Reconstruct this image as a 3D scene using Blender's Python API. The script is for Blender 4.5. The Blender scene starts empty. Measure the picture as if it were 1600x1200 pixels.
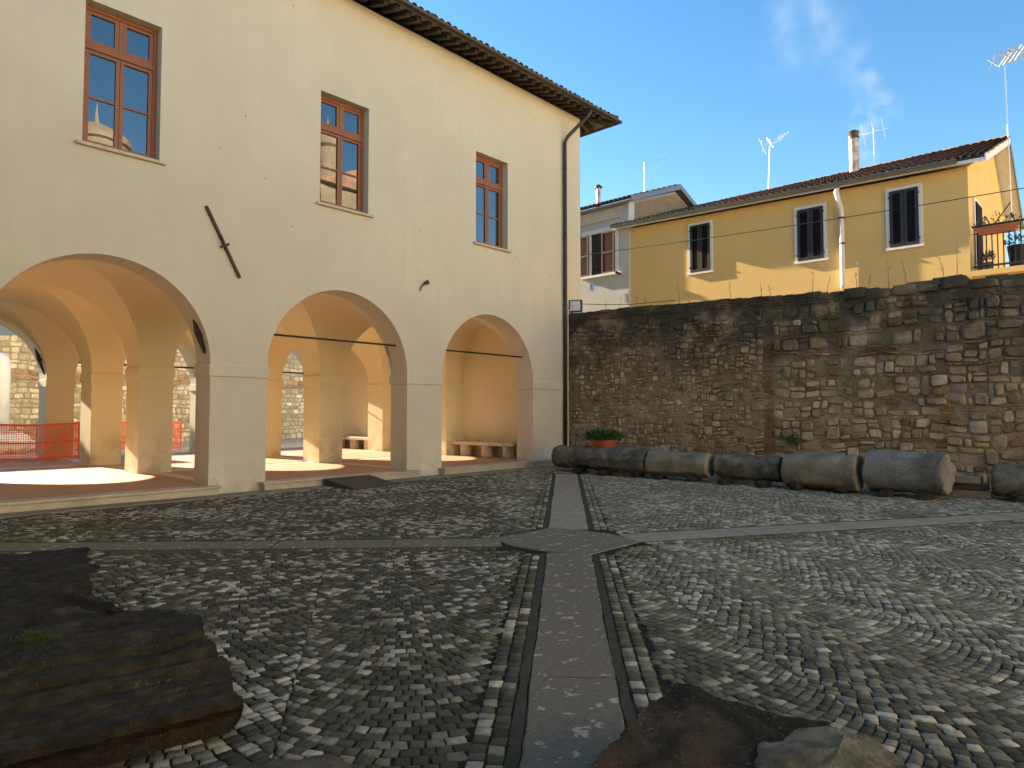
import bpy, math, random
import numpy as np
from mathutils import Vector, Matrix, noise
from mathutils.geometry import tessellate_polygon
random.seed(7); rng = np.random.default_rng(7)
scene = bpy.context.scene
col = scene.collection
R_ = math.radians

# ------------------------------------------------------------------ camera
CAM_H = 1.55; FPX = 1067.0; HOR = 646.0; VPX = 1788.0          # photo pixels (1600 x 1200)
PITCH = math.atan((HOR-600)/FPX); YAW = math.atan2(VPX-800, FPX/math.cos(PITCH))
cd = bpy.data.cameras.new('camera'); cam = bpy.data.objects.new('camera', cd); col.objects.link(cam)
cd.sensor_width = 36; cd.lens = FPX/1600*36; cd.clip_start = .05; cd.clip_end = 3000
cam.location = (0, 0, CAM_H); cam.rotation_euler = (math.pi/2+PITCH, 0, YAW-math.pi/2)
scene.camera = cam
_F = np.array([math.cos(YAW)*math.cos(PITCH), math.sin(YAW)*math.cos(PITCH), math.sin(PITCH)])
_R = np.array([math.sin(YAW), -math.cos(YAW), 0]); _U = np.cross(_R, _F); _C = np.array([0, 0, CAM_H])
def _ray(x, y): return _F+(x-800)/FPX*_R-(y-600)/FPX*_U
def onz(x, y, z=0.): d = _ray(x, y); return _C+(z-CAM_H)/d[2]*d
def ony(x, y, Y): d = _ray(x, y); return _C+Y/d[1]*d
def onx(x, y, X): d = _ray(x, y); return _C+X/d[0]*d

# ------------------------------------------------------------------ world, sun, exposure
SUN_EL, SUN_B = 22.0, 4.6          # sun low behind the arcade building, a few degrees off its axis
world = bpy.data.worlds.new('World'); scene.world = world; world.use_nodes = True
wn = world.node_tree.nodes; wl_ = world.node_tree.links
sky = wn.new('ShaderNodeTexSky'); sky.sky_type = 'NISHITA'; sky.sun_disc = False
sky.sun_elevation = R_(SUN_EL); sky.sun_rotation = R_(-SUN_B)
sky.air_density = 1.0; sky.dust_density = 0.15; sky.ozone_density = 3.0; sky.altitude = 300
bg = wn['Background']; bg.inputs['Strength'].default_value = .085
hs = wn.new('ShaderNodeHueSaturation'); hs.inputs['Saturation'].default_value = 1.27
wl_.new(sky.outputs['Color'], hs.inputs['Color']); wl_.new(hs.outputs['Color'], bg.inputs['Color'])
sl = bpy.data.lights.new('sun', 'SUN'); so = bpy.data.objects.new('sun', sl); col.objects.link(so)
sl.energy = 5.0; sl.angle = R_(.5); sl.color = (1, .93, .82)
sdir = Vector((math.sin(R_(SUN_B))*math.cos(R_(SUN_EL)), -math.cos(R_(SUN_B))*math.cos(R_(SUN_EL)), -math.sin(R_(SUN_EL))))
so.rotation_euler = sdir.to_track_quat('-Z', 'Y').to_euler(); so.location = (0, 60, 40)
vs = scene.view_settings
vs.view_transform = 'Standard'; vs.look = 'None'; vs.exposure = 2.1; vs.gamma = 1; vs.use_curve_mapping = False
vs.use_white_balance = True; vs.white_balance_temperature = 8600; vs.white_balance_tint = 10      # the photograph is balanced for open shade
scene.render.engine = 'CYCLES'
scene.cycles.max_bounces = 10; scene.cycles.diffuse_bounces = 6

# ------------------------------------------------------------------ materials
MATS = {}
def material(name, base, rough=.85, var=None, vscale=3., bump=.0, bscale=40., metal=0., detail=6., var2=None, v2scale=.6, attr=None, spec=.5, fac2=(.45, .7), speck=None, streak=None):
    """Principled with noise-mixed colours (base/var at vscale, var2 in larger patches), optional per-stone tint and noise bump."""
    if name in MATS: return MATS[name]
    m = bpy.data.materials.new(name); m.use_nodes = True; nt = m.node_tree; N = nt.nodes; L = nt.links
    b = N['Principled BSDF']; b.inputs['Roughness'].default_value = rough; b.inputs['Metallic'].default_value = metal
    b.inputs['Specular IOR Level'].default_value = spec
    geo = N.new('ShaderNodeNewGeometry'); pos = geo.outputs['Position']
    def nz(scale, det=detail, r=.6):
        n = N.new('ShaderNodeTexNoise'); n.inputs['Scale'].default_value = scale; n.inputs['Detail'].default_value = det
        n.inputs['Roughness'].default_value = r; L.new(pos, n.inputs['Vector']); return n.outputs['Fac']
    def ramp(s, a, c):
        r = N.new('ShaderNodeMapRange'); r.inputs[1].default_value = a; r.inputs[2].default_value = c; L.new(s, r.inputs[0]); return r.outputs[0]
    def mix(f, a, c, mode='MIX'):
        x = N.new('ShaderNodeMix'); x.data_type = 'RGBA'; x.blend_type = mode
        if isinstance(f, (int, float)): x.inputs[0].default_value = f
        else: L.new(f, x.inputs[0])
        for i, v in ((6, a), (7, c)):
            if isinstance(v, tuple): x.inputs[i].default_value = (*v[:3], 1)
            else: L.new(v, x.inputs[i])
        return x.outputs[2]
    c = tuple(base)
    if attr:
        a = N.new('ShaderNodeAttribute'); a.attribute_name = attr; c = a.outputs['Color']
    if var is not None:
        c = mix(ramp(nz(vscale), .35, .65), c, tuple(var)) if not attr else mix(ramp(nz(vscale), .35, .7), c, mix(.55, c, tuple(var)))
    if var2 is not None: c = mix(ramp(nz(v2scale), *fac2), c, tuple(var2))
    if speck:                                            # lichen dots, in patches
        f1 = ramp(nz(speck[1], 3, .7), .60, .68); f2 = ramp(nz(3.1, 6), .42, .6)
        mm = N.new('ShaderNodeMath'); mm.operation = 'MULTIPLY'; L.new(f1, mm.inputs[0]); L.new(f2, mm.inputs[1]); c = mix(mm.outputs[0], c, tuple(speck[0]))
    if streak:                                           # faint vertical rain marks
        mp = N.new('ShaderNodeMapping'); mp.inputs['Scale'].default_value = (5., 5., .28); L.new(pos, mp.inputs['Vector'])
        n_ = N.new('ShaderNodeTexNoise'); n_.inputs['Scale'].default_value = 1.; n_.inputs['Detail'].default_value = 6; L.new(mp.outputs[0], n_.inputs['Vector'])
        c = mix(ramp(n_.outputs['Fac'], .5, .85), c, tuple(streak))
    if isinstance(c, tuple): b.inputs['Base Color'].default_value = (*c[:3], 1)
    else: L.new(c, b.inputs['Base Color'])
    if bump:
        bp = N.new('ShaderNodeBump'); bp.inputs['Strength'].default_value = 1.; bp.inputs['Distance'].default_value = bump
        L.new(nz(bscale, 8, .65), bp.inputs['Height']); L.new(bp.outputs['Normal'], b.inputs['Normal'])
    m['h'] = 0; MATS[name] = m
    m_nodes[name] = (nt, N, L, b, pos, nz, ramp, mix, c)
    return m
m_nodes = {}
def basez(name, lo, hi, colour, amount=.7, nscale=2.2, flip=False, lohi=(.35, .6)):
    """stain of its own ragged shape that follows world height (damp at the foot, moss near the top)"""
    nt, N, L, b, pos, nz, ramp, mix, c = m_nodes[name]
    s = N.new('ShaderNodeSeparateXYZ'); L.new(pos, s.inputs[0])
    z = ramp(s.outputs['Z'], lo, hi)
    f = N.new('ShaderNodeMath'); f.operation = 'MULTIPLY'; L.new(z, f.inputs[0]); L.new(ramp(nz(nscale), *lohi), f.inputs[1])
    g = N.new('ShaderNodeMath'); g.operation = 'MULTIPLY'; L.new(f.outputs[0], g.inputs[0]); g.inputs[1].default_value = amount
    c2 = mix(g.outputs[0], c, colour); L.new(c2, b.inputs['Base Color'])
    m_nodes[name] = (nt, N, L, b, pos, nz, ramp, mix, c2)

plaster = material('plaster_cream', (.625, .572, .445), .9, var=(.59, .54, .412), vscale=.9, bump=.003, bscale=60, var2=(.67, .61, .475), v2scale=.3, streak=(.60, .545, .42))
basez('plaster_cream', .95, .1, (.74, .69, .58), .8, 2.4, lohi=(.45, .56))
basez('plaster_cream', .55, .0, (.44, .39, .26), .55, 3.5, lohi=(.45, .6))
plaster_in = material('plaster_ochre', (.75, .69, .50), .9, var=(.71, .645, .455), vscale=.8, bump=.003, bscale=50)
basez('plaster_ochre', 1.3, .3, (.50, .37, .21), .75, 1.6, lohi=(.45, .6))
basez('plaster_ochre', .7, .1, (.68, .60, .45), .6, 3.0, lohi=(.5, .6))
travertine = material('travertine', (.56, .49, .39), .5, var=(.47, .41, .31), vscale=9, bump=.004, bscale=30, var2=(.38, .36, .25), v2scale=2.5)
kerbstone = material('kerb_stone', (.30, .25, .175), .85, spec=.25, var=(.23, .19, .13), vscale=5, bump=.004, bscale=60)
slab_mat = material('path_stone', (.165, .14, .10), .85, spec=.15, var=(.215, .185, .135), vscale=22, bump=.006, bscale=80, var2=(.45, .39, .30), v2scale=9, fac2=(.60, .625), detail=5, speck=((.36, .31, .24), 60))
mortar_dark = material('mortar_dark', (.040, .036, .022), .95, spec=.1, var=(.024, .022, .013), vscale=14, bump=.012, bscale=50, var2=(.035, .058, .012), v2scale=1.1, fac2=(.56, .68))
cobble_mat = material('cobble', (.1, .1, .1), .8, var=(.07, .062, .046), vscale=26, bump=.005, bscale=70, attr='tint', spec=.2)
wood_dark = material('wood_dark', (.035, .024, .017), .85, var=(.05, .034, .022), vscale=12, bump=.004)
iron = material('iron_dark', (.035, .026, .02), .6, var=(.06, .035, .02), vscale=20, metal=.3)
copper = material('gutter_brown', (.045, .036, .03), .45, metal=.5, var=(.06, .05, .04), vscale=4)
frame_wood = material('window_wood', (.30, .105, .04), .5, var=(.25, .085, .032), vscale=9)
tile_mat = material('roof_tile', (.16, .085, .055), .9, var=(.08, .055, .04), vscale=6, bump=.004, var2=(.05, .05, .04), v2scale=2.)
soffit_mat = material('soffit_brick', (.33, .24, .17), .9, var=(.25, .18, .13), vscale=8)
terracotta_floor = material('terracotta_floor', (.46, .28, .19), .6, var=(.40, .235, .16), vscale=6, bump=.002, bscale=30)
white_band = material('floor_band_stone', (.62, .57, .49), .6, var=(.54, .5, .43), vscale=8)
stone_wall_mat = material('wall_stone', (.3, .25, .18), .92, var=(.24, .18, .105), vscale=9, bump=.03, bscale=26, attr='tint', spec=.15, var2=(.13, .11, .07), v2scale=1.3, fac2=(.5, .75), detail=9)
basez('wall_stone', 1.7, 4.1, (.068, .063, .044), .92, 1.3, lohi=(.32, .54))
basez('wall_stone', 1.9, .2, (.30, .17, .065), .5, 1.2)
wall_mortar = material('wall_mortar', (.33, .245, .15), .95, spec=.15, var=(.19, .14, .082), vscale=6, bump=.03, bscale=26, var2=(.42, .34, .235), v2scale=1.1)
basez('wall_mortar', 1.7, 4.1, (.052, .048, .033), .92, 1.3, lohi=(.32, .54))
yellow = material('plaster_yellow', (.75, .505, .20), .9, var=(.70, .465, .18), vscale=.8, bump=.002, var2=(.72, .48, .20), v2scale=.5)
greyw = material('plaster_grey', (.50, .50, .49), .9, var=(.46, .46, .45), vscale=1.2, bump=.002)
sunny = material('plaster_sunny', (.66, .57, .43), .9, var=(.60, .52, .39), vscale=.6)
aged = material('plaster_aged', (.34, .29, .22), .9, var=(.25, .21, .16), vscale=.9)
cream2 = material('plaster_pale', (.55, .50, .40), .9, var=(.5, .45, .36), vscale=1.)
rawbrick = material('raw_brick', (.42, .30, .19), .95, var=(.30, .20, .12), vscale=9, bump=.02, bscale=14)
white_paint = material('white_paint', (.74, .73, .70), .6, var=(.68, .66, .62), vscale=5)
shutter_mat = material('shutter_dark', (.018, .014, .014), .5, var=(.026, .019, .018), vscale=10)
shutter_br = material('shutter_brown', (.11, .045, .028), .6, var=(.085, .035, .022), vscale=10)
gutter_grey = material('gutter_grey', (.22, .24, .24), .4, metal=.7)
alum = material('aluminium', (.75, .75, .74), .35, metal=.6)
flue_mat = material('flue_metal', (.62, .55, .48), .4, metal=.5, var=(.35, .2, .12), vscale=5)
column_mat = material('column_stone', (.17, .16, .128), .95, spec=.2, speck=((.36, .34, .28), 32), var=(.085, .08, .06), vscale=7, bump=.04, bscale=38, var2=(.28, .26, .205), v2scale=2.6, fac2=(.5, .68))
column_pale = material('column_stone_pale', (.29, .255, .185), .95, spec=.2, speck=((.48, .44, .35), 32), var=(.145, .13, .09), vscale=6, bump=.04, bscale=38, var2=(.42, .37, .27), v2scale=3.)
column_grey = material('column_granite', (.31, .30, .275), .95, spec=.2, speck=((.46, .45, .41), 36), var=(.21, .205, .185), vscale=30, bump=.03, bscale=45, var2=(.13, .125, .105), v2scale=1.8)
frag_mat = material('fragment_stone', (.058, .051, .040), .95, spec=.1, speck=((.14, .13, .105), 45), var=(.032, .029, .022), vscale=14, bump=.02, bscale=70, var2=(.088, .079, .063), v2scale=6., detail=10, fac2=(.55, .72))
frag_pale = material('fragment_stone_pale', (.36, .31, .22), .95, spec=.2, speck=((.16, .15, .09), 40), var=(.22, .19, .125), vscale=9, bump=.05, bscale=26, var2=(.13, .12, .07), v2scale=5.)
frag_brown = material('fragment_stone_brown', (.072, .054, .038), .95, spec=.1, speck=((.2, .19, .155), 50), var=(.045, .036, .026), vscale=9, bump=.02, bscale=60, var2=(.026, .027, .017), v2scale=2.2, fac2=(.47, .55))
terracotta = material('terracotta_pot', (.55, .16, .06), .7, var=(.48, .13, .05), vscale=8)
leaf = material('leaf_green', (.045, .09, .03), .6, var=(.07, .13, .035), vscale=20)
moss = material('moss', (.07, .11, .012), .95, var=(.04, .07, .01), vscale=30, bump=.01)
dry = material('dry_stem', (.20, .14, .07), .9)
rubber = material('ramp_rubber', (.055, .055, .056), .7, var=(.045, .045, .046), vscale=30, bump=.002, bscale=90)
net_mat = material('net_orange', (.85, .13, .04), .6)
tarp = material('tarp_white', (.72, .74, .77), .5, var=(.6, .63, .68), vscale=2, bump=.05, bscale=3)
plank_mat = material('plank_grey', (.30, .24, .17), .9, var=(.2, .16, .11), vscale=9)
black_plastic = material('black_plastic', (.02, .02, .022), .4)
blue_cloth = material('blue_cloth', (.12, .3, .6), .7)
dust_ground = material('dusty_ground', (.40, .36, .30), .95, var=(.30, .26, .21), vscale=1.2, bump=.02, bscale=12)
far_ground = material('far_ground', (.22, .20, .16), .95, var=(.15, .15, .10), vscale=.05)
def glass_mat(name, base, ior):
    m = material(name, base, .0); b = m.node_tree.nodes['Principled BSDF']; b.inputs['IOR'].default_value = ior
    nt, N, L, b, pos, nz, ramp, mix, c = m_nodes[name]
    bp = N.new('ShaderNodeBump'); bp.inputs['Distance'].default_value = .004; bp.inputs['Strength'].default_value = .25
    L.new(nz(1.3, 1), bp.inputs['Height']); L.new(bp.outputs[0], b.inputs['Normal']); return m
pane_mat = glass_mat('window_glass', (.012, .014, .016), 2.6)
dark_glass = glass_mat('dark_glass', (.01, .01, .012), 1.5)
lamp_glass = material('lamp_glass', (.75, .74, .66), .15)

# ------------------------------------------------------------------ mesh helpers
WL = {}      # world location of every object made here
def mesh_data(name, V, Fc, mat, smooth=False, tint=None):
    me = bpy.data.meshes.new(name)
    V = np.asarray(V, dtype=np.float64).reshape(-1, 3)
    if isinstance(Fc, np.ndarray):
        n = len(Fc); k = Fc.shape[1]
        me.vertices.add(len(V)); me.vertices.foreach_set('co', V.ravel().astype(np.float32))
        me.loops.add(n*k); me.loops.foreach_set('vertex_index', Fc.ravel().astype(np.int32))
        me.polygons.add(n); me.polygons.foreach_set('loop_start', np.arange(0, n*k, k, dtype=np.int32))
        me.update(calc_edges=True); me.validate()
    else:
        me.from_pydata(V.tolist(), [], Fc); me.update()
    if tint is not None:
        t = np.asarray(tint, dtype=np.float32)
        if t.ndim == 1: t = np.tile(t, (len(V), 1))
        a = me.color_attributes.new('tint', 'FLOAT_COLOR', 'POINT')
        a.data.foreach_set('color', np.concatenate([t[:, :3], np.ones((len(V), 1), np.float32)], 1).ravel())
    me.materials.append(mat)
    if smooth: me.polygons.foreach_set('use_smooth', [True]*len(me.polygons))
    return me
def mk(name, V, Fc, mat, parent=None, smooth=False, tint=None, sharp=None):
    V = np.asarray(V, dtype=np.float64).reshape(-1, 3)
    lo, hi = V.min(0), V.max(0); o = np.array([(lo[0]+hi[0])/2, (lo[1]+hi[1])/2, lo[2]])
    me = mesh_data(name, V-o, Fc, mat, smooth, tint)
    if sharp: me.set_sharp_from_angle(angle=R_(sharp))
    ob = bpy.data.objects.new(name, me); col.objects.link(ob)
    pl = WL[parent.name] if parent else np.zeros(3)
    ob.parent = parent; ob.location = o-pl; WL[ob.name] = o
    return ob
def root(name, loc):
    ob = bpy.data.objects.new(name, None); col.objects.link(ob); ob.empty_display_size = .2
    ob.location = loc; WL[ob.name] = np.array(loc, float); return ob
def tag(ob, label=None, cat=None, group=None, kind=None):
    for k, v in (('label', label), ('category', cat), ('group', group), ('kind', kind)):
        if v: ob[k] = v
    return ob
def dup(ob, parent, loc_world, rotz=None):
    c = ob.copy(); col.objects.link(c); c.parent = parent
    pl = WL[parent.name] if parent else np.zeros(3)
    c.location = np.array(loc_world)-pl; WL[c.name] = np.array(loc_world, float)
    if rotz is not None: c.rotation_euler.z = rotz
    return c
class MB:
    def __init__(s): s.V = []; s.F = []
    def add(s, V, Fc):
        b = len(s.V); s.V += [tuple(v) for v in V]; s.F += [tuple(i+b for i in f) for f in Fc]; return s
    def box(s, x0, x1, y0, y1, z0, z1):
        V = [(x, y, z) for z in (z0, z1) for x, y in ((x0, y0), (x1, y0), (x1, y1), (x0, y1))]
        return s.add(V, [(0, 3, 2, 1), (4, 5, 6, 7), (0, 1, 5, 4), (1, 2, 6, 5), (2, 3, 7, 6), (3, 0, 4, 7)])
    def cbox(s, x0, x1, y0, y1, z0, z1, b=.01):
        """box with chamfered edges"""
        V = []
        for z, i in ((z0, b), (z0+b, 0), (z1-b, 0), (z1, b)):
            a = (x0+i, x1-i, y0+i, y1-i); c = b if not i else b
            if i: V += [(a[0], a[2], z), (a[1], a[2], z), (a[1], a[3], z), (a[0], a[3], z)]
            else: V += [(x0, y0, z), (x1, y0, z), (x1, y1, z), (x0, y1, z)]
        Fc = [(3, 2, 1, 0), (12, 13, 14, 15)]
        for k in range(3):
            for j in range(4): Fc.append((k*4+j, k*4+(j+1) % 4, k*4+4+(j+1) % 4, k*4+4+j))
        return s.add(V, Fc)
    def quad(s, a, b, c, d): return s.add([a, b, c, d], [(0, 1, 2, 3)])
    def bar(s, p, q, w, h, up=(0, 0, 1)):
        p, q = Vector(p), Vector(q); d = (q-p).normalized(); u = Vector(up)
        sd = d.cross(u)
        if sd.length < 1e-4: sd = d.cross(Vector((0, 1, 0)))
        sd.normalize(); u = sd.cross(d)
        V = [e+sd*(a*w/2)+u*(b*h/2) for e in (p, q) for a, b in ((-1, -1), (1, -1), (1, 1), (-1, 1))]
        return s.add(V, [(0, 1, 2, 3), (7, 6, 5, 4), (0, 4, 5, 1), (1, 5, 6, 2), (2, 6, 7, 3), (3, 7, 4, 0)])
    def tube(s, pts, r, n=8, cap=True):
        pts = [Vector(p) for p in pts]; rs = r if isinstance(r, (list, tuple)) else [r]*len(pts); V = []; m = len(pts)
        for i, p in enumerate(pts):
            d = (pts[min(i+1, m-1)]-pts[max(i-1, 0)]).normalized()
            a = d.cross(Vector((0, 0, 1))) if i == 0 else a-d*a.dot(d)      # carry the frame along so that bends do not twist
            if a.length < 1e-3: a = d.cross(Vector((0, 1, 0)))
            a.normalize(); b = a.cross(d)
            V += [p+(a*math.cos(2*math.pi*k/n)+b*math.sin(2*math.pi*k/n))*rs[i] for k in range(n)]
        Fc = [(i*n+k, i*n+(k+1) % n, (i+1)*n+(k+1) % n, (i+1)*n+k) for i in range(m-1) for k in range(n)]
        if cap: Fc += [tuple(range(n-1, -1, -1)), tuple((m-1)*n+k for k in range(n))]
        return s.add(V, Fc)
    def build(s, name, mat, parent=None, smooth=False, sharp=None, tint=None): return mk(name, s.V, s.F, mat, parent, smooth, tint, sharp)
def extrude(outer, holes, mapf, t0, t1):
    """outer/holes: 2D loops (outer ccw). mapf(u, v, t) -> xyz. Solid slab between t0 and t1."""
    loops = [outer]+list(holes); P = [p for l in loops for p in l]; n = len(P)
    tri = tessellate_polygon([[Vector((p[0], p[1], 0)) for p in l] for l in loops])
    V = [mapf(u, v, t0) for u, v in P]+[mapf(u, v, t1) for u, v in P]
    Fc = [tuple(t) for t in tri]+[tuple(i+n for i in reversed(t)) for t in tri]
    b = 0
    for l in loops:
        k = len(l)
        for i in range(k):
            a, c = b+i, b+(i+1) % k; Fc.append((a, c, c+n, a+n))
        b += k
    return V, Fc
def fix_normals(ob):
    import bmesh
    bm = bmesh.new(); bm.from_mesh(ob.data); bmesh.ops.recalc_face_normals(bm, faces=bm.faces); bm.to_mesh(ob.data); bm.free(); return ob
def nvec(p, s, seed=0.):
    return noise.noise_vector((p[0]*s+seed, p[1]*s+seed*.7, p[2]*s-seed*.3))
def fbm(p, sc, seed=0., octv=4):
    a, t = 1., Vector((0, 0, 0))
    for o in range(octv): t += nvec(p, sc*2.1**o, seed+o*5.)*a; a *= .55
    return t
def roughen(V, amp, scale, seed=0., oct2=.4):
    out = []
    for p in V:
        a = nvec(p, scale, seed); b = nvec(p, scale*3.1, seed+9)
        out.append(tuple(p[i]+amp*(a[i]+oct2*b[i]) for i in range(3)))
    return out

# ================================================================== SETTING
g = mk('ground', [(-900, -900, -.30), (900, -900, -.30), (900, 900, -.30), (-900, 900, -.30)], [(0, 1, 2, 3)], far_ground); tag(g, kind='structure')
FZ = .17                                   # loggia floor
court = mk('courtyard_paving', [(-7, -9, -.009), (16.95, -9, -.009), (16.95, 13.3, -.009), (-7, 13.3, -.009), (-7, -9, -.3), (16.95, -9, -.3), (16.95, 13.3, -.3), (-7, 13.3, -.3)],
           [(0, 1, 2, 3), (0, 4, 5, 1), (1, 5, 6, 2), (2, 6, 7, 3), (3, 7, 4, 0)], mortar_dark); tag(court, kind='structure')
rear = MB().box(-12, 40, 25.85, 37.5, -.3, .06).build('rear_yard', dust_ground); tag(rear, kind='structure')
lane = MB().box(17.4, 21.9, -40, 60, -.3, .02).build('lane', kerbstone); tag(lane, kind='structure')

# ---- paths crossing the court
def P2(*a): return [onz(*p)[:2] for p in a]
TLo, TLi, TRi, TRo, BLo, BLi, BRi, BRo = P2((766, 841), (860.5, 824.5), (916.5, 829), (958.5, 834.3), (804.5, 853.5), (853.5, 861.2), (925.3, 865.8), (1000.5, 846.5))
dA = np.array([math.cos(R_(38.4)), math.sin(R_(38.4))]); nA = np.array([-dA[1], dA[0]])
dL = np.array([math.cos(R_(135.5)), math.sin(R_(135.5))]); dR = np.array([math.cos(R_(-30.8)), math.sin(R_(-30.8))])
near_mid = (BLi+BRi)/2; far_mid = (TLi+TRi)/2; left_mid = (TLo+BLo)/2; right_mid = (TRo+BRo)/2
def arm(start, d, length, w, cuts):
    n = np.array([-d[1], d[0]]); out = []; t = 0
    for c in cuts+[length]:
        a, b = start+d*t, start+d*min(c, length)
        out.append(np.array([a-n*w/2, b-n*w/2, b+n*w/2, a+n*w/2])); t = c
    return out
pathroot = tag(root('path', (6.6, 5.2, 0)), kind='structure')
jn = [float(np.linalg.norm(onz(886, y_)[:2]-near_mid)) for y_ in (915, 1056)]
arms = [arm(near_mid-dA*.01, -dA, 7.5, .50, jn+[5.2, 6.4]), arm(far_mid+dA*.01, dA, 8.4, .55, [1.5, 3.1, 4.6, 6.2, 7.4]),
        arm(left_mid+dL*.01, dL, 8.5, .48, [1.3, 2.7, 4.2, 5.7, 7.1]), arm(right_mid+dR*.01, dR, 11.0, .52, [1.6, 3.2, 4.7, 6.3, 8, 9.5])]
hub = np.array([BRi, BRo, TRo, TRi, TLi, TLo, BLo, BLi])
def slab(poly, z=0., parent=pathroot, gap=.006, mat=slab_mat, name='slab', th=.06, tilt=True):
    pts = []
    for i in range(len(poly)):                           # worn, not ruler-straight edges
        a_, b_ = poly[i], poly[(i+1) % len(poly)]; k_ = max(1, int(np.linalg.norm(b_-a_)/.11)); e_ = (b_-a_)/np.linalg.norm(b_-a_); nn = np.array([e_[1], -e_[0]])
        for j in range(k_): pts.append(a_+(b_-a_)*j/k_+nn*(rng.normal(0, .0028) if j else 0)-nn*(max(0, rng.normal(-.012, .010)) if j else 0))
    poly = np.array(pts)
    c = poly.mean(0); d = poly-c; q = c+d*(1-gap/np.linalg.norm(d, axis=1))[:, None]
    q2 = c+d*(1-(gap+.012)/np.linalg.norm(d, axis=1))[:, None]; k = len(poly)
    dz = rng.uniform(-.004, .003) if tilt else 0.; t = np.full(k, dz)
    V = [(*p, z-th) for p in q]+[(*p, z-.008+t[i]) for i, p in enumerate(q)]+[(*p, z+t[i]) for i, p in enumerate(q2)]
    Fc = [(r*k+i, r*k+(i+1) % k, (r+1)*k+(i+1) % k, (r+1)*k+i) for r in range(2) for i in range(k)]+[tuple(2*k+i for i in range(k))]
    return mk(name, V, Fc, mat, parent)
slab_lit = material('path_stone_lit', (.33, .285, .215), .85, spec=.2, var=(.27, .235, .175), vscale=6, bump=.005, bscale=60, var2=(.46, .41, .32), v2scale=11., fac2=(.57, .66), detail=9, speck=((.2, .17, .12), 8))  # paler copy of the path stone, brighter light painted into two arms
for ai, a in enumerate(arms):
    for qi, q in enumerate(a): slab(q, mat=slab_lit if ai in (1, 3) else slab_mat)
slab(hub)
edging_mat = material('path_edging', (.085, .078, .054), .9, spec=.1, var=(.055, .052, .034), vscale=12, bump=.006, bscale=60, var2=(.05, .065, .02), v2scale=1.6, fac2=(.55, .68))
for a in arms:
    p0, p1, p2, p3 = a[0][0], a[-1][1], a[-1][2], a[0][3]
    n_ = (p3-p0)/np.linalg.norm(p3-p0)
    for u0, u1, sg_ in ((p0, p1, -1), (p3, p2, 1)): slab(np.array([u0+n_*sg_*.002, u1+n_*sg_*.002, u1+n_*sg_*.066, u0+n_*sg_*.066]) if sg_ > 0 else np.array([u0+n_*sg_*.066, u1+n_*sg_*.066, u1+n_*sg_*.002, u0+n_*sg_*.002]), -.005, pathroot, 0., edging_mat, 'edging', .04, False)
# ---- kerb strip under the facade
kerb = tag(root('kerb', (8, 12.7, 0)), kind='structure')
x = -6.
while x < 16.2:
    w = random.uniform(1.1, 1.9); x1 = min(x+w, 16.3)
    slab(np.array([(x, 12.52), (x1, 12.52), (x1, 12.99), (x, 12.99)]), .012, kerb, mat=kerbstone, tilt=False); x = x1
# ---- cobbles: arcs laid in strips, straight border rows along the paths
polys = []
for a in arms: polys.append((a[0][0], a[-1][1], a[-1][2], a[0][3]))
polys.append(tuple(hub))
def dist_poly(P, poly):
    """signed distance (negative inside) to a convex polygon, vectorised"""
    poly = np.array(poly); area = sum(poly[i-1][0]*poly[i][1]-poly[i][0]*poly[i-1][1] for i in range(len(poly)))
    if area < 0: poly = poly[::-1]
    d = np.full(len(P), -1e9)
    for i in range(len(poly)):
        a, b = poly[i], poly[(i+1) % len(poly)]; e = (b-a)/np.linalg.norm(b-a); n = np.array([e[1], -e[0]])
        d = np.maximum(d, (P-a)@n)
    return d
def court_mask(C, margin):
    ok = (C[:, 0] > -2.5) & (C[:, 0] < 16.9) & (C[:, 1] > -5) & (C[:, 1] < 12.47)
    for p in polys[:4]: ok &= dist_poly(C, p) > margin
    ok &= dist_poly(C, polys[4]) > .06
    fwd = C@_F[:2]; side = C@_R[:2]
    ok &= (np.abs(side) < fwd*.95+2.2) & (fwd > .2)
    return ok
S = .076; W = 1.45; RAD = W/2/math.sin(R_(45)); NA = 20
v = -_F[:2]/np.linalg.norm(_F[:2]); v = np.array([v[0]*math.cos(R_(12))-v[1]*math.sin(R_(12)), v[0]*math.sin(R_(12))+v[1]*math.cos(R_(12))]); w = np.array([-v[1], v[0]])
cells = []
th0 = np.linspace(-R_(45), R_(45), NA+1)
for i in range(-13, 17):
    off = random.uniform(0, S)
    for k in range(-190, 190):
        th = th0+rng.normal(0, .011, NA+1); th[0], th[-1] = th0[0], th0[-1]
        if k % 2: th = np.concatenate([[th0[0]], (th[:-1]+th[1:])/2, [th0[-1]]])
        a, b = th[:-1], th[1:]
        def pt(t, kk): return (i*W+RAD*np.sin(t))[:, None]*w+(RAD*np.cos(t)+kk*S+off)[:, None]*v
        def nx(t): return np.arcsin(np.clip(np.sin(t)*(1+S*np.cos(t)/RAD), -math.sin(R_(45)), math.sin(R_(45))))
        cells.append(np.stack([pt(a, k), pt(b, k), pt(nx(b), k+1), pt(nx(a), k+1)], 1))
cells = np.concatenate(cells); cells = cells+np.array([5.0, 4.0])
cells = cells[court_mask(cells.mean(1), .265)]
rows = []
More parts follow.
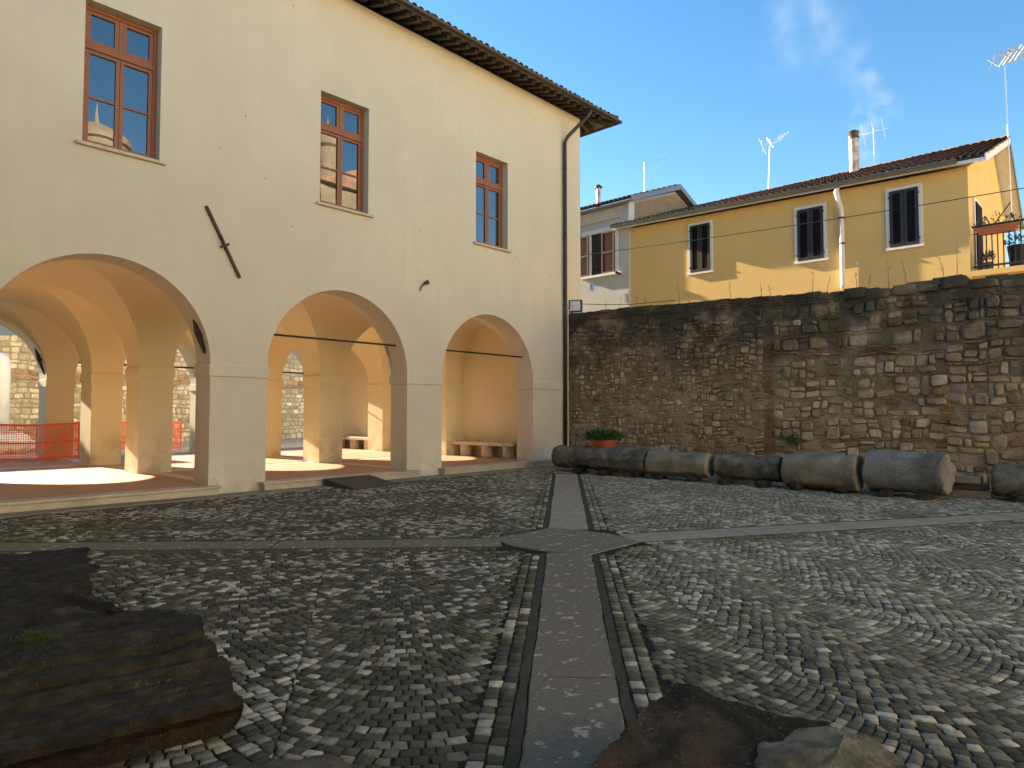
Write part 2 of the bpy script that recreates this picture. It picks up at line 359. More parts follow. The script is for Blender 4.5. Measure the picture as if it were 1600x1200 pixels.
for p in polys[:4]:
    p = np.array(p)
    for a, b, sgn in ((p[0], p[1], 1), (p[3], p[2], -1)):
        d = (b-a)/np.linalg.norm(b-a); n = np.array([d[1], -d[0]])
        if (p.mean(0)-a)@n > 0: n = -n
        L = np.linalg.norm(b-a)
        for r in range(2):
            t = np.arange(random.uniform(0, .1), L, .084); t = t+rng.normal(0, .006, len(t)); o = .07+r*.088
            q = np.stack([a+d*t[:-1, None]+n*o, a+d*t[1:, None]+n*o, a+d*t[1:, None]+n*(o+.084), a+d*t[:-1, None]+n*(o+.084)], 1)
            rows.append(q)
rows = np.concatenate(rows); rows = rows[court_mask(rows.mean(1), .085)]
cells = np.concatenate([cells, rows])
# make every cell counter-clockwise, shrink for the joint, jitter
ar = ((cells[:, 1]-cells[:, 0])[:, 0]*(cells[:, 3]-cells[:, 0])[:, 1]-(cells[:, 1]-cells[:, 0])[:, 1]*(cells[:, 3]-cells[:, 0])[:, 0])
cells[ar < 0] = cells[ar < 0][:, ::-1]; cells = cells[np.abs(ar) > .0014]
N = len(cells); C = cells.mean(1, keepdims=True)
sh = rng.uniform(.84, .93, (N, 1, 1))
Q = C+(cells-C)*sh+rng.normal(0, .0034, cells.shape)
tilt = rng.normal(0, .0008, (N, 4)); lift = rng.normal(0, .0013, (N, 1))
def zed(a): return np.concatenate([a[0], np.broadcast_to(a[1], a[0].shape[:2])[..., None]], 2)
ringB = zed((C+(Q-C)*1.0, -.05)); ringM = zed((Q, -.005+lift)); ringT = zed((C+(Q-C)*rng.uniform(.80, .90, (N, 1, 1)), lift+tilt))
CV = np.concatenate([ringB, ringM, ringT], 1)                       # N,12,3
CF = np.array([(r*4+i, r*4+(i+1) % 4, r*4+4+(i+1) % 4, r*4+4+i) for r in range(2) for i in range(4)]+[(8, 9, 10, 11)])
cc = C[:, 0]
clus = np.array([noise.noise((p[0]*.75, p[1]*.75, 3.))+.6*noise.noise((p[0]*2.3, p[1]*2.3, 8.)) for p in cc])
east = np.clip((cc@_R[:2]+.1*cc@_F[:2]-.6)/2.5, 0, 1)*np.clip((cc@_F[:2]-2.5)/3, 0, 1)      # paler, more worn paving towards the wall
pl = np.clip(.17+.42*clus+.12*east, .02, .7)
is_l = rng.uniform(size=N) < pl
dk = (rng.uniform(.042, .115, N)*(1+1.5*east))[:, None]*np.array([1.18, 1.05, .70])
lt = rng.uniform(.30, .62, N)[:, None]*np.array([1.13, 1.02, .76])
md = rng.uniform(.15, .30, N)[:, None]*np.array([1.15, 1.04, .72])
tint = np.where(is_l[:, None], lt, np.where((rng.uniform(size=N) < .26+.3*east)[:, None], md, dk))
near_path = np.min([np.abs(dist_poly(cc, p)) for p in polys], 0)
mo = np.array([noise.noise((p[0]*1.3, p[1]*1.3, 21.))+.5*noise.noise((p[0]*5, p[1]*5, 2.)) for p in cc])
mo = np.clip((mo-.05)*2.2, 0, .75)*np.clip(1.1-near_path/.9, .12, 1)
tint = tint*(1-mo[:, None])+np.array([.075, .095, .025])*mo[:, None]
depth = cc@_F[:2]; vis = np.abs(cc@_R[:2]) < depth*.76
vis &= (600-(np.array([0, 0, -CAM_H])@_U+cc@_U[:2])/np.maximum(depth, .1)*FPX) < 1200
order = np.argsort(np.where(vis, depth, 1e6))[:300]
sel = np.zeros(N, bool); sel[order] = True
for i in np.nonzero(sel)[0]:
    mk('cobblestone', CV[i], CF, cobble_mat, court, tint=tint[i])
rest = np.nonzero(~sel)[0]; Nr = len(rest)
allF = (CF[None]+(np.arange(Nr)*12)[:, None, None]).reshape(-1, 4)
cob = mk('cobblestones', CV[rest].reshape(-1, 3), allF, cobble_mat, court, tint=np.repeat(tint[rest], 12, 0)); tag(cob, kind='stuff')

# ================================================================== ARCADE BUILDING
D = 13.2; DB = 13.85; XE = 17.52
FRONT = [(-2.75, .95), (2.07, 5.70), (6.86, 10.50), (11.62, 15.18)]          # arch openings of the facade
BAYX = [(-2.75, 1.25), (2.0, 5.72), (6.47, 10.42), (11.17, 15.17)]
BAYY = [(DB, 17.0), (17.85, 20.5), (21.4, 24.9)]
YR0, YR1 = 24.9, 25.8; XW = 15.9
bld = root('arcade_building', (8, 19, 0))
tag(bld, 'long cream plastered palazzo with three ground floor arches and tall wooden windows', 'building')
def arch_pts(a, b, zs, rise, n=28):
    c, r = (a+b)/2, (b-a)/2
    return [(c-r*math.cos(math.pi*i/n), zs+rise*math.sin(math.pi*i/n)) for i in range(n+1)]
def arcade(openings, x0, x1, zs, rise_add, ztop, holes, y0, y1, name, mat):
    lo = [(x0, zs)]
    for a, b in openings: lo += arch_pts(a, b, zs, (b-a)/2+rise_add)
    lo += [(x1, zs), (x1, ztop), (x0, ztop)]
    V, Fc = extrude(lo, holes, lambda u, v_, t: (u, t, v_), y0, y1)
    return fix_normals(mk(name, V, Fc, mat, bld))
WIN = [(3.44, 4.69), (8.03, 9.31), (12.82, 14.09)]; WZ = (6.19, 8.72)
holes = [[(a, WZ[0]), (b, WZ[0]), (b, WZ[1]), (a, WZ[1])] for a, b in [(-1.2, .06)]+WIN]
fw = arcade(FRONT, -4, XE, 2.5, 0, 11.12, holes, D, DB, 'facade_wall', plaster)
fw.data.set_sharp_from_angle(angle=R_(30))
arcade(BAYX, -4, XE, 2.6, 0, 11.12, [], YR0, YR1, 'rear_wall', plaster_in)
MB().box(XW, XE, DB+.002, YR0-.002, -.2, 11.12).build('end_wall', plaster_in, bld)
MB().box(-4, -2.9, DB+.002, YR0-.002, -.2, 11.12).build('end_wall', plaster_in, bld)
def pier(x0, x1, y0, y1, zt, mat, imp=.23, proud=.028, z0=-.2):
    p = MB().cbox(x0, x1, y0, y1, z0, zt-.001, .012).build('pier', mat, bld)
    MB().cbox(x0-proud, x1+proud, y0-proud, y1+proud, zt-imp, zt+.004, .008).build('impost', mat, p)
ed = [-4]+[e for o in FRONT for e in o]+[XE]
for i in range(0, len(ed), 2): pier(ed[i], ed[i+1]-(.004 if i == 8 else 0), D, DB, 2.5, plaster)
ed = [-4]+[e for o in BAYX for e in o]+[XE]
for i in range(0, len(ed), 2): pier(ed[i], ed[i+1], YR0, YR1, 2.6, plaster_in)
for y0, y1 in ((17.0, 17.85), (20.5, 21.4)):
    for x0, x1 in ((1.25, 2.0), (5.72, 6.47), (10.42, 11.17), (15.17, XW+.02)): pier(x0, x1, y0, y1, 2.62, plaster_in)
# groin vaults: four webs for each bay, flush barrel bands between the bays
ZS, RISE = 2.62, 2.03; nu = 24
def prof(u): return ZS+RISE*math.sqrt(max(0, 1-u*u))
us = [-math.cos(math.pi*i/nu) for i in range(nu+1)]
def vault(xa, xb, ya, yb):
    cx, hx, cy, hy = (xa+xb)/2, (xb-xa)/2, (ya+yb)/2, (yb-ya)/2; m = MB()
    for side in (-1, 1):
        V = []; 
        for u in us:
            for t in (1., abs(u)): V.append((cx+u*hx, cy+side*t*hy, prof(u)))
        m.add(V, [(2*i, 2*i+1, 2*i+3, 2*i+2) for i in range(nu)])
        V = []
        for u in us:
            for t in (1., abs(u)): V.append((cx+side*t*hx, cy+u*hy, prof(u)))
        m.add(V, [(2*i, 2*i+1, 2*i+3, 2*i+2) for i in range(nu)])
    o = m.build('vault', plaster_in, bld, smooth=True, sharp=28); return o
def band(fixed, lo, hi, along):
    m = MB(); c, h = (lo+hi)/2, (hi-lo)/2; V = []
    for u in us:
        for f in fixed: V.append((c+u*h, f, prof(u)) if along == 'x' else (f, c+u*h, prof(u)))
    m.add(V, [(2*i, 2*i+1, 2*i+3, 2*i+2) for i in range(nu)]); m.build('transverse_arch', plaster_in, bld, smooth=True)
for bx in BAYX:
    for by in BAYY: vault(*bx, *by)
    for y0, y1 in ((17.0, 17.85), (20.5, 21.4)): band((y0, y1), *bx, 'x')
for by in BAYY:
    for x0, x1 in ((1.25, 2.0), (5.72, 6.47), (10.42, 11.17), (15.17, XW), (-2.9, -2.75)): band((x0, x1), *by, 'y')
# loggia floor, bands and steps
lf = MB().box(-4.0, XE-.1, D+.12, YR1-.05, -.25, FZ-.008).build('loggia_floor', terracotta_floor); tag(lf, kind='structure')
for y in (17.42, 20.95, 25.3): MB().box(-2.8, 15.88, y-.17, y+.17, FZ-.03, FZ-.002).build('floor_band', white_band, lf)
for x in (1.62, 6.1, 10.8): 
    for y0, y1 in ((DB, 17.24), (17.6, 20.77), (21.13, 25.12)): MB().box(x-.17, x+.17, y0+.004, y1-.004, FZ-.03, FZ-.0025).build('floor_band', white_band, lf)
for a, b in [(-2.75, .95), (1.9, 5.84), (6.70, 10.72), (11.5, 16.1)]:
    st = root('step', ((a+b)/2, 13, 0)); st.parent = bld; st.location = WL[st.name]-WL[bld.name]
    MB().cbox(a, b, 12.93, D+.13, FZ-.045, FZ+.002, .006).build('tread', travertine, st)
    MB().box(a+.03, b-.03, 12.965, D+.1, -.1, FZ-.046).build('riser', travertine, st)
# windows
def window(a, b):
    z0, z1 = WZ; w_ = root('window', ((a+b)/2, D+.25, z0)); w_.parent = bld; w_.location = WL[w_.name]-WL[bld.name]
    y0, y1 = D+.20, D+.29; f = MB(); fr = .075
    f.cbox(a, a+fr, y0, y1, z0, z1, .006); f.cbox(b-fr, b, y0, y1, z0, z1, .006)
    f.cbox(a+fr, b-fr, y0, y1, z0, z0+fr, .006); f.cbox(a+fr, b-fr, y0, y1, z1-fr, z1, .006)
    zt = z1-.72; f.cbox(a+fr, b-fr, y0-.012, y1, zt-.06, zt+.06, .01)
    cx = (a+b)/2; f.cbox(cx-.03, cx+.03, y0+.003, y1, zt+.06, z1-fr, .006)
    f.build('frame', frame_wood, w_)
    for (xa, xb) in ((a+fr, cx), (cx, b-fr)):
        for (za, zb, bars) in ((z0+fr, zt-.06, 1), (zt+.06, z1-fr, 0)):
            s = MB(); k = .062; Y0, Y1 = y0+.012, y1-.012; xa_, xb_ = (xa+.004, xb-.004)
            if not bars: xa_, xb_ = (xa+.004, xb-.034) if xa < cx-.1 else (xa+.034, xb-.004)
            s.cbox(xa_, xa_+k, Y0, Y1, za+.003, zb-.003, .005); s.cbox(xb_-k, xb_, Y0, Y1, za+.003, zb-.003, .005)
            s.cbox(xa_+k, xb_-k, Y0, Y1, za+.003, za+k+.003, .005); s.cbox(xa_+k, xb_-k, Y0, Y1, zb-k-.003, zb-.003, .005)
            if bars: zm = (za+zb)/2; s.cbox(xa_+k, xb_-k, Y0+.008, Y1-.005, zm-.02, zm+.02, .004)
            s.build('sash', frame_wood, w_)
            for (pa, pb) in (((za+k, zm-.02), (zm+.02, zb-k)) if bars else ((za+k, zb-k),)):
                tx = random.uniform(-.0015, .0015)
                MB().box(xa_+k-.004, xb_-k+.004, y0+.045+tx, y0+.052+tx, pa-.004, pb+.004).build('pane', pane_mat, w_)
    MB().cbox(a-.1, b+.1, D-.075, D+.2, z0-.055, z0+.004, .006).build('sill', travertine, w_)
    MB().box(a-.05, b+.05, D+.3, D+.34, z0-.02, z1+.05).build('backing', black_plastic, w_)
for a, b in [(-1.2, .06)]+WIN: window(a, b)
# iron wall anchors, tie rods, nail
def wall_anchor(p, q, wid=.05, dy=.03, y=D):
    p, q = np.array(p), np.array(q); m = MB()
    m.bar((p[0], y-dy, p[1]), (q[0], y-dy, q[1]), wid, .045, up=(0, 1, 0)); c = (p+q)/2+np.array([.02, -.06])
    d = (q-p)/np.linalg.norm(q-p); n = np.array([-d[1], d[0]])
    m.bar((c[0]-n[0]*.09, y-dy-.035, c[1]-n[1]*.09), (c[0]+n[0]*.09, y-dy-.035, c[1]+n[1]*.09), .05, .03, up=(0, 1, 0))
    m.bar((c[0], y-dy-.06, c[1]), (c[0], y+.05, c[1]), .055, .055); e = c-d*.22
    m.bar((c[0], y-dy-.04, c[1]), (e[0]+n[0]*.01, y-dy-.035, e[1]+n[1]*.01), .035, .03, up=(0, 1, 0))
    return m.build('wall_anchor', iron, bld)
wall_anchor((5.55, 5.55), (6.24, 4.25))
MB().tube([(11.03, D+.05, 4.83), (11.03, D-.10, 4.83)], [.03, .03], 8).tube([(11.03, D-.09, 4.83), (11.03, D-.12, 4.83)], .06, 10).tube([(11.02, D-.06, 4.82), (10.9, D-.05, 4.72), (10.86, D-.03, 4.60)], .014, 6).build('anchor_stub', iron, bld)
MB().tube([(6.9, 13.5, 3.22), (10.42, 13.5, 3.22)], .024, 8).build('tie_rod', iron, bld)
MB().tube([(11.66, 13.5, 3.22), (15.1, 13.5, 3.22)], .024, 8).build('tie_rod', iron, bld)
MB().tube([(6.4, 25.3, 3.2), (10.5, 25.3, 3.2)], .03, 8).build('tie_rod', iron, bld)
MB().tube([(11.1, 25.3, 3.2), (15.2, 25.3, 3.2)], .03, 8).build('tie_rod', iron, bld)
q = onx(297, 480, 5.72); q2 = onx(304, 530, 5.72)          # bar anchor on the reveal of the first arch
def reveal_anchor(pa, pb, r):
    m = MB(); m.tube([pa, (np.array(pa)+np.array(pb))/2+np.array([-.03, 0, 0]), pb], [r*.9, r*1.3, r*.5], 7)
    c = (np.array(pa)+np.array(pb))/2; m.bar(c+np.array([.05, -.08, -.03]), c+np.array([-.02, .09, .03]), .05, .05); m.build('wall_anchor', iron, bld)
reveal_anchor((5.50, 13.52, 3.54), (5.66, 13.38, 2.72), .05)
reveal_anchor((5.45, 25.2, 3.75), (5.68, 25.0, 2.75), .045)
# roof with eaves
EY, EX, EZ = 12.45, 18.55, 11.06
rf = root('roof', (8, 19, 11.1)); rf.parent = bld; rf.location = WL[rf.name]-WL[bld.name]
PT = math.tan(R_(17)); ym = 19.5; zr = EZ+.1+(ym-EY)*PT; xr = EX-(ym-EY)
V = [(-5, EY, EZ+.09), (EX, EY, EZ+.09), (EX, 26.6, EZ+.09), (-5, 26.6, EZ+.09), (-5, ym, zr), (xr, ym, zr)]
V += [(a, b, c-.05) for a, b, c in V]
Fc = [(0, 1, 5, 4), (1, 2, 5), (2, 3, 4, 5), (3, 0, 4)]
Fc += [tuple(i+6 for i in reversed(f)) for f in Fc]+[(0, 6, 7, 1), (1, 7, 8, 2), (2, 8, 9, 3), (3, 9, 6, 0)]
mk('deck', V, Fc, soffit_mat, rf)
rafter = None; x = -4.; xs = []
while x < EX-.5: xs.append(x); x += .325
rm = MB(); rm.bar((0, D+.05, 0.105), (0, EY+.13, 0.105-(D+.05-EY-.13)*PT), .12, .15)
base = (EZ+.04-.0)+(D-EY)*PT-.16
for x in xs:
    if rafter is None: rafter = mk('rafter', [(a+x, b, c+base) for a, b, c in rm.V], rm.F, wood_dark, rf); r0 = WL[rafter.name].copy(); rx = x
    else: dup(rafter, rf, r0+np.array([x-rx, 0, 0]))
rm = MB(); rm.bar((XE-.05, 0, 0.105), (EX-.13, 0, 0.105-(EX-.13-XE+.05)*PT), .12, .15); raf2 = None
base2 = (EZ+.04)+(EX-XE)*PT-.16
for k in range(12):
    y = 13.35+k*.36
    if raf2 is None: raf2 = mk('rafter', [(a, b+y, c+base2) for a, b, c in rm.V], rm.F, wood_dark, rf); r2 = WL[raf2.name].copy()
    else: dup(raf2, rf, r2+np.array([0, k*.36, 0]))
MB().bar((XE, D, base+.1), (EX-.12, EY+.12, base+.1-.75*PT), .14, .16).build('hip_rafter', wood_dark, rf)
def gut(pts, r=.085):
    m = MB(); n = 9; V = []
    pts = [Vector(p) for p in pts]; d = (pts[-1]-pts[0]).normalized(); a = d.cross(Vector((0, 0, 1))).normalized()
    for rr in (r, r-.008):
        for p in pts: V += [p+a*rr*math.cos(math.pi+math.pi*k/(n-1))+Vector((0, 0, 1))*rr*1.05*math.sin(math.pi+math.pi*k/(n-1)) for k in range(n)]
    k2 = len(pts); Fc = []
    for L_ in range(2):
        for i in range(k2-1):
            for k in range(n-1):
                b = L_*k2*n+i*n+k; f = (b, b+1, b+n+1, b+n); Fc.append(f if L_ == 0 else f[::-1])
    for i in range(k2-1):
        for k in (0, n-1):
            b = i*n+k; Fc.append((b, b+n, b+n+k2*n, b+k2*n))
    for e in (0, k2-1): Fc.append(tuple(e*n+k for k in range(n)))
    m.add(V, Fc); return m
gut([(-5, EY-.05, EZ+.09), (EX+.06, EY-.05, EZ+.09)]).build('gutter', copper, rf, smooth=True, sharp=40)
gut([(EX+.05, EY-.12, EZ+.088), (EX+.05, 26.6, EZ+.088)]).build('gutter', copper, rf, smooth=True, sharp=40)
for x in np.arange(-4, 18, 2.9): 
    MB().tube([(x, EY-.05, EZ+.092), (x+.035, EY-.05, EZ+.092)], .094, 10).build('gutter_collar', copper, rf)
def tile_mesh(L_, r, n=7, th=.018):
    V = []; Fc = []
    for rr in (r, r-th):
        for y, s in ((0, 1.), (L_, .82)): V += [(rr*s*math.cos(math.pi*k/(n-1)), y, rr*s*math.sin(math.pi*k/(n-1))*.9) for k in range(n)]
    for k in range(n-1): Fc += [(k, k+n, k+n+1, k+1), (2*n+k, 2*n+k+1, 3*n+k+1, 3*n+k), (k, k+1, 2*n+k+1, 2*n+k)]
    return V, Fc
tV, tF = tile_mesh(.5, .1); t0 = None
c17, s17 = math.cos(R_(17)), math.sin(R_(17))
tV = [(a, b*c17-c*s17, b*s17+c*c17) for a, b, c in tV]
for row in range(2):
    x = -4.9
    while x < EX-.05-row*.38:
        y, z = EY-.06+row*.38*c17, EZ+.10+row*.38*s17+row*.012
        jz = random.uniform(-.006, .01)
        if t0 is None: t0 = mk('tile', [(a+x, b+y, c+z) for a, b, c in tV], tF, tile_mat, rf, smooth=True, sharp=50); tl = WL[t0.name].copy()-np.array([x, y, z])
        else: dup(t0, rf, tl+np.array([x+random.uniform(-.008, .008), y+random.uniform(-.015, .015), z+jz]), rotz=random.uniform(-.03, .03))
        x += .222
V = []; Fc = []
hipn = 20
MB().tube([(EX+.02-t, EY-.02+t, EZ+.17+t*PT) for t in np.linspace(0, 6.9, hipn)], .1, 8).build('hip_ridge', tile_mat, rf)
# downpipe of the building
dp = MB().tube([(17.02, EY-.04, EZ+.02), (17.02, EY-.02, EZ-.14), (16.95, EY+.1, EZ-.30), (16.68, D-.16, EZ-.82), (16.62, D-.09, EZ-1.0), (16.62, D-.09, 5.), (16.60, D-.09, .35)], .058, 10).build('downpipe', copper, bld, smooth=True)
for z in (9.2, 7.0, 4.9, 3.0, 1.2): MB().tube([(16.62, D-.09, z), (16.62, D-.09, z+.05)], .068, 10).build('bracket', copper, dp)
MB().tube([(16.73, D-.025, .3), (16.74, D-.025, 2.5), (16.73, D-.025, 4.5), (16.82, D-.06, 4.75), (16.95, D-.10, 4.85)], .016, 6).build('conduit', white_paint, bld)
# plaster pocks
for _ in range(26):
    X, Z = random.uniform(5, 17), random.uniform(4.8, 10.4)
    if any(a-.2 < X < b+.2 and 6 < Z < 8.9 for a, b in WIN): continue
    MB().box(X, X+random.uniform(.008, .016), D-.004, D+.01, Z, Z+random.uniform(.015, .045)).build('plaster_chip', iron, bld)
# ramp
ra = [onz(570, 767), onz(607, 757)]
V = [(8.08, 11.78, .008), (9.30, 11.95, .008), (9.22, 12.93, FZ-.005), (8.0, 12.85, FZ-.005), (8.08, 11.78, 0.), (9.30, 11.95, 0.), (9.22, 12.93, 0.), (8.0, 12.85, 0.)]
tag(mk('access_ramp', V, [(0, 1, 2, 3), (0, 4, 5, 1), (1, 5, 6, 2), (2, 6, 7, 3), (3, 7, 4, 0)], rubber), 'dark rubber wedge ramp against the stone step of the middle arch', 'ramp')
# benches in the loggia
def bench(y0, y1, legs, label):
    b = root('stone_bench', (15.6, (y0+y1)/2, FZ)); tag(b, label, 'bench')
    s = MB().cbox(15.33, 15.885, y0, y1, FZ+.36, FZ+.47, .012).build('seat', travertine, b)
    for y in legs: MB().tube([(15.60, y, FZ-.004), (15.60, y, FZ+.361)], .2, 14).build('leg', travertine, b, smooth=True, sharp=40)
bench(14.15, 16.93, (14.55, 15.5, 16.5), 'long stone bench against the ochre end wall inside the arch nearest the downpipe')
bench(21.45, 24.2, (21.9, 22.85, 23.8), 'stone bench with sunlit seat deeper in the loggia beside a pilaster')

# ================================================================== RUBBLE WALL of the court
XF = 16.9
TOPS = [(-9, 4.25), (1.69, 4.30), (2.5, 4.40), (3.4, 4.38), (4.0, 4.34), (4.9, 4.42), (6.86, 4.52), (10.6, 4.64), (13.2, 4.70)]
def topz(y): return float(np.interp(y, [t[0] for t in TOPS], [t[1] for t in TOPS]))
wallr = root('rubble_wall', (17.15, 5, -.1)); tag(wallr, 'tall old rubble stone and brick wall, mossy black along its top', 'wall')
ys = np.linspace(-9, 13.19, 220); nzv = 44
V = []; Fc = []
for y in ys:
    t_ = topz(y)-.05
    for j in range(nzv+1):
        z = -.2+(t_+.2)*j/nzv; n1 = fbm((0., y, z), .9, 3., 3).x; n2 = noise.noise((y*6., z*6., 5.))
        V.append((XF-.012-.026*n1-.010*n2, y, z))
    V += [(17.42, y, t_), (17.42, y, -.2)]
st_ = nzv+3
for i in range(len(ys)-1):
    for k in range(st_-1): Fc.append((st_*i+k, st_*i+k+1, st_*(i+1)+k+1, st_*(i+1)+k))
fix_normals(mk('core', V, Fc, wall_mortar, wallr, smooth=True, sharp=60))
stones = []       # (size, V, F, tint)
def warp(y, z):
    n1 = noise.noise_vector((y*1.1, z*1.1, 4.)); n2 = noise.noise_vector((y*3.2, z*3.2, 9.))
    return y+.085*n1[0]+.035*n2[0], z+.09*n1[1]+.035*n2[1]
def stone(y0, y1, z0, z1, tintc, proud, gap=.012, roundness=.3, npt=10, wrp=True, face=XF, back=False):
    cy, cz, hy, hz = (y0+y1)/2, (z0+z1)/2, (y1-y0)/2-gap, (z1-z0)/2-gap
    if hy < .012 or hz < .01: return
    ring = []; e = 2/(2.+3.2*(1-roundness))
    for k in range(npt):
        a = 2*math.pi*(k+random.uniform(-.25, .25))/npt
        c, s = math.cos(a), math.sin(a); j = random.uniform(.9, 1.05)
        ring.append((cy+hy*j*math.copysign(abs(c)**e, c), cz+hz*j*math.copysign(abs(s)**e, s)))
    if wrp: ring = [warp(*p) for p in ring]
    V = []; my = sum(p[0] for p in ring)/npt; mz = sum(p[1] for p in ring)/npt
    ty, tz = random.uniform(-.12, .12), random.uniform(-.12, .12); sg = -1
    for sc, pr in ((1., -.02), (1., proud*.5), (.84, proud*random.uniform(.9, 1.1))):
        for p in ring:
            dy, dz = (p[0]-my)*sc, (p[1]-mz)*sc
            V.append((face+sg*(pr+(ty*dy+tz*dz)*(1 if sc < 1 else .4)+random.uniform(-.004, .004)), my+dy, mz+dz))
    V.append((face+sg*proud*random.uniform(.95, 1.2), my, mz))
    n = npt; Fc = [(r*n+k, r*n+n+k, r*n+n+(k+1) % n, r*n+(k+1) % n) for r in range(2) for k in range(n)]+[(2*n+k, 3*n, 2*n+(k+1) % n) for k in range(n)]
    stones.append(((y1-y0)*(z1-z0), V, Fc, tintc))
def scol(kind):
    if kind == 'brick': b = np.array(random.choice([(.42, .20, .12), (.38, .18, .11), (.46, .25, .16), (.32, .17, .11)]))
    elif kind == 'pale': b = np.array((.60, .50, .36))
    elif kind == 'ochre': b = np.array((.54, .39, .22))
    else: b = np.array((.48, .38, .25))
    return b*random.uniform(.58, 1.3)
def split(y0, y1, z0, z1, tw, thh, zone):
    w_, h_ = y1-y0, z1-z0
    if w_ > tw*random.uniform(.9, 1.7) and w_ > h_*.8: 
        m = y0+w_*random.uniform(.22, .78); split(y0, m, z0, z1, tw, thh, zone); split(m, y1, z0, z1, tw, thh, zone); return
    if h_ > thh*random.uniform(.9, 1.7):
        m = z0+h_*random.uniform(.3, .7); split(y0, y1, z0, m, tw, thh, zone); split(y0, y1, m, z1, tw, thh, zone); return
    if zone == 'L':
        if random.random() < .13: return              # stone lost under the mortar
        kind = random.choices(['brown', 'ochre', 'pale', 'brick'], [5, 5, 1.5, .5])[0]; pr = random.uniform(.015, .075); gp = random.uniform(.006, .026)
    else:
        if random.random() < .08: return
        kind = random.choices(['brown', 'ochre', 'pale', 'brick'], [4, 3, 4, .7])[0]; pr = random.uniform(.02, .09); gp = random.uniform(.006, .02)
    if w_*h_ > .06 and random.random() < .5: kind = 'pale'
    stone(y0, y1, z0, z1, scol(kind), pr, gp, random.uniform(.15, .6), 10 if w_*h_ > .02 else 8)
def brick_run(y0, y1, z, h=.055, dark=1., proud=.02):
    y = y0
    while y < y1-.05:
        w_ = random.uniform(.14, .30); stone(y, min(y+w_, y1), z, z+h, scol('brick')*dark, proud*random.uniform(.4, 1.6), .006, .05, 6); y += w_
def zone_fill(ya, yb, zone):
    z = .0
    while True:
        zt = min(topz(ya), topz(yb))-(.30 if zone == 'L' else .2)
        if z >= zt-.06: break
        if zone == 'R' and random.random() < .5:
            h = random.uniform(.045, .06)
            y = ya
            while y < yb:          # broken brick courses
                l = random.uniform(.4, 1.4)
                if random.random() < .62: brick_run(y, min(y+l, yb), z, h)
                else: split(y, min(y+l, yb), z, z+h, .22, h*1.5, zone)
                y += l
            z += h
        else:
            h = min(random.uniform(.26, .5), zt-z)
            if zone == 'L': split(ya, yb, z, z+h, .24, .15, zone)
            else: split(ya, yb, z, z+h, .34, .22, zone)
            z += h
zone_fill(7.0, 13.15, 'L'); zone_fill(3.05, 6.75, 'R'); zone_fill(-6., 3.05, 'R')
for z in np.arange(.1, 3.3, .062):                     # brick quoin of a walled up opening
    stone(6.74, 6.74+random.uniform(.16, .28), z, z+.058, scol('brick')*.9, random.uniform(.03, .06), .005, .05, 6)
for z in np.arange(.1, 2.1, .062):
    if random.random() < .7: stone(2.98, 2.98+random.uniform(.16, .3), z, z+.058, scol('brick'), random.uniform(.02, .05), .005, .05, 6)
y = -6.
while y < 13.1:                                         # coping: thin brick courses, blocks towards the right
    t = topz(y)
    if y > 4.9:
        w_ = random.uniform(.22, .34)
        for k in range(4): stone(y+random.uniform(-.04, .04), y+w_, t-.28+k*.07, t-.28+k*.07+.064, scol('brick')*.45 if k < 3 else scol('brown')*.4, random.uniform(.015, .045), .004, .05, 6, wrp=False)
    else:
        w_ = random.uniform(.25, .55); up = random.uniform(-.05, .09)
        stone(y, y+w_, t-.22, t+up, scol('brown')*.7, random.uniform(.03, .07), .008, .15, 10, wrp=False)
    y += w_
# coping top stones seen against the houses
cp = MB(); y = -6.
while y < 13.1:
    w_ = random.uniform(.22, .5); t = topz(y); up = random.uniform(-.03, .03) if y > 4.9 else random.uniform(-.05, .08)
    if y < 4.95 or random.random() < .93:
        V = MB().cbox(XF-.01, 17.4, y+.004, min(y+w_, 13.12)-.004, t-.09, t+up, .012); cp.add(roughen(V.V, .012, 4.), V.F)
    y += w_
tag(cp.build('coping', stone_wall_mat, wallr, tint=(.12, .115, .085)), kind='stuff')
stones.sort(key=lambda s: -s[0])
for sz, V, Fc, tc in stones[:300]: mk('stone', V, Fc, stone_wall_mat, wallr, tint=tc, smooth=True, sharp=38)
V = []; Fc = []; T = []
for sz, v_, f_, tc in stones[300:]:
    b = len(V); V += v_; Fc += [tuple(i+b for i in f) for f in f_]; T += [tc]*len(v_)
tag(mk('small_stones', V, Fc, stone_wall_mat, wallr, tint=np.array(T), smooth=True, sharp=38), kind='stuff')

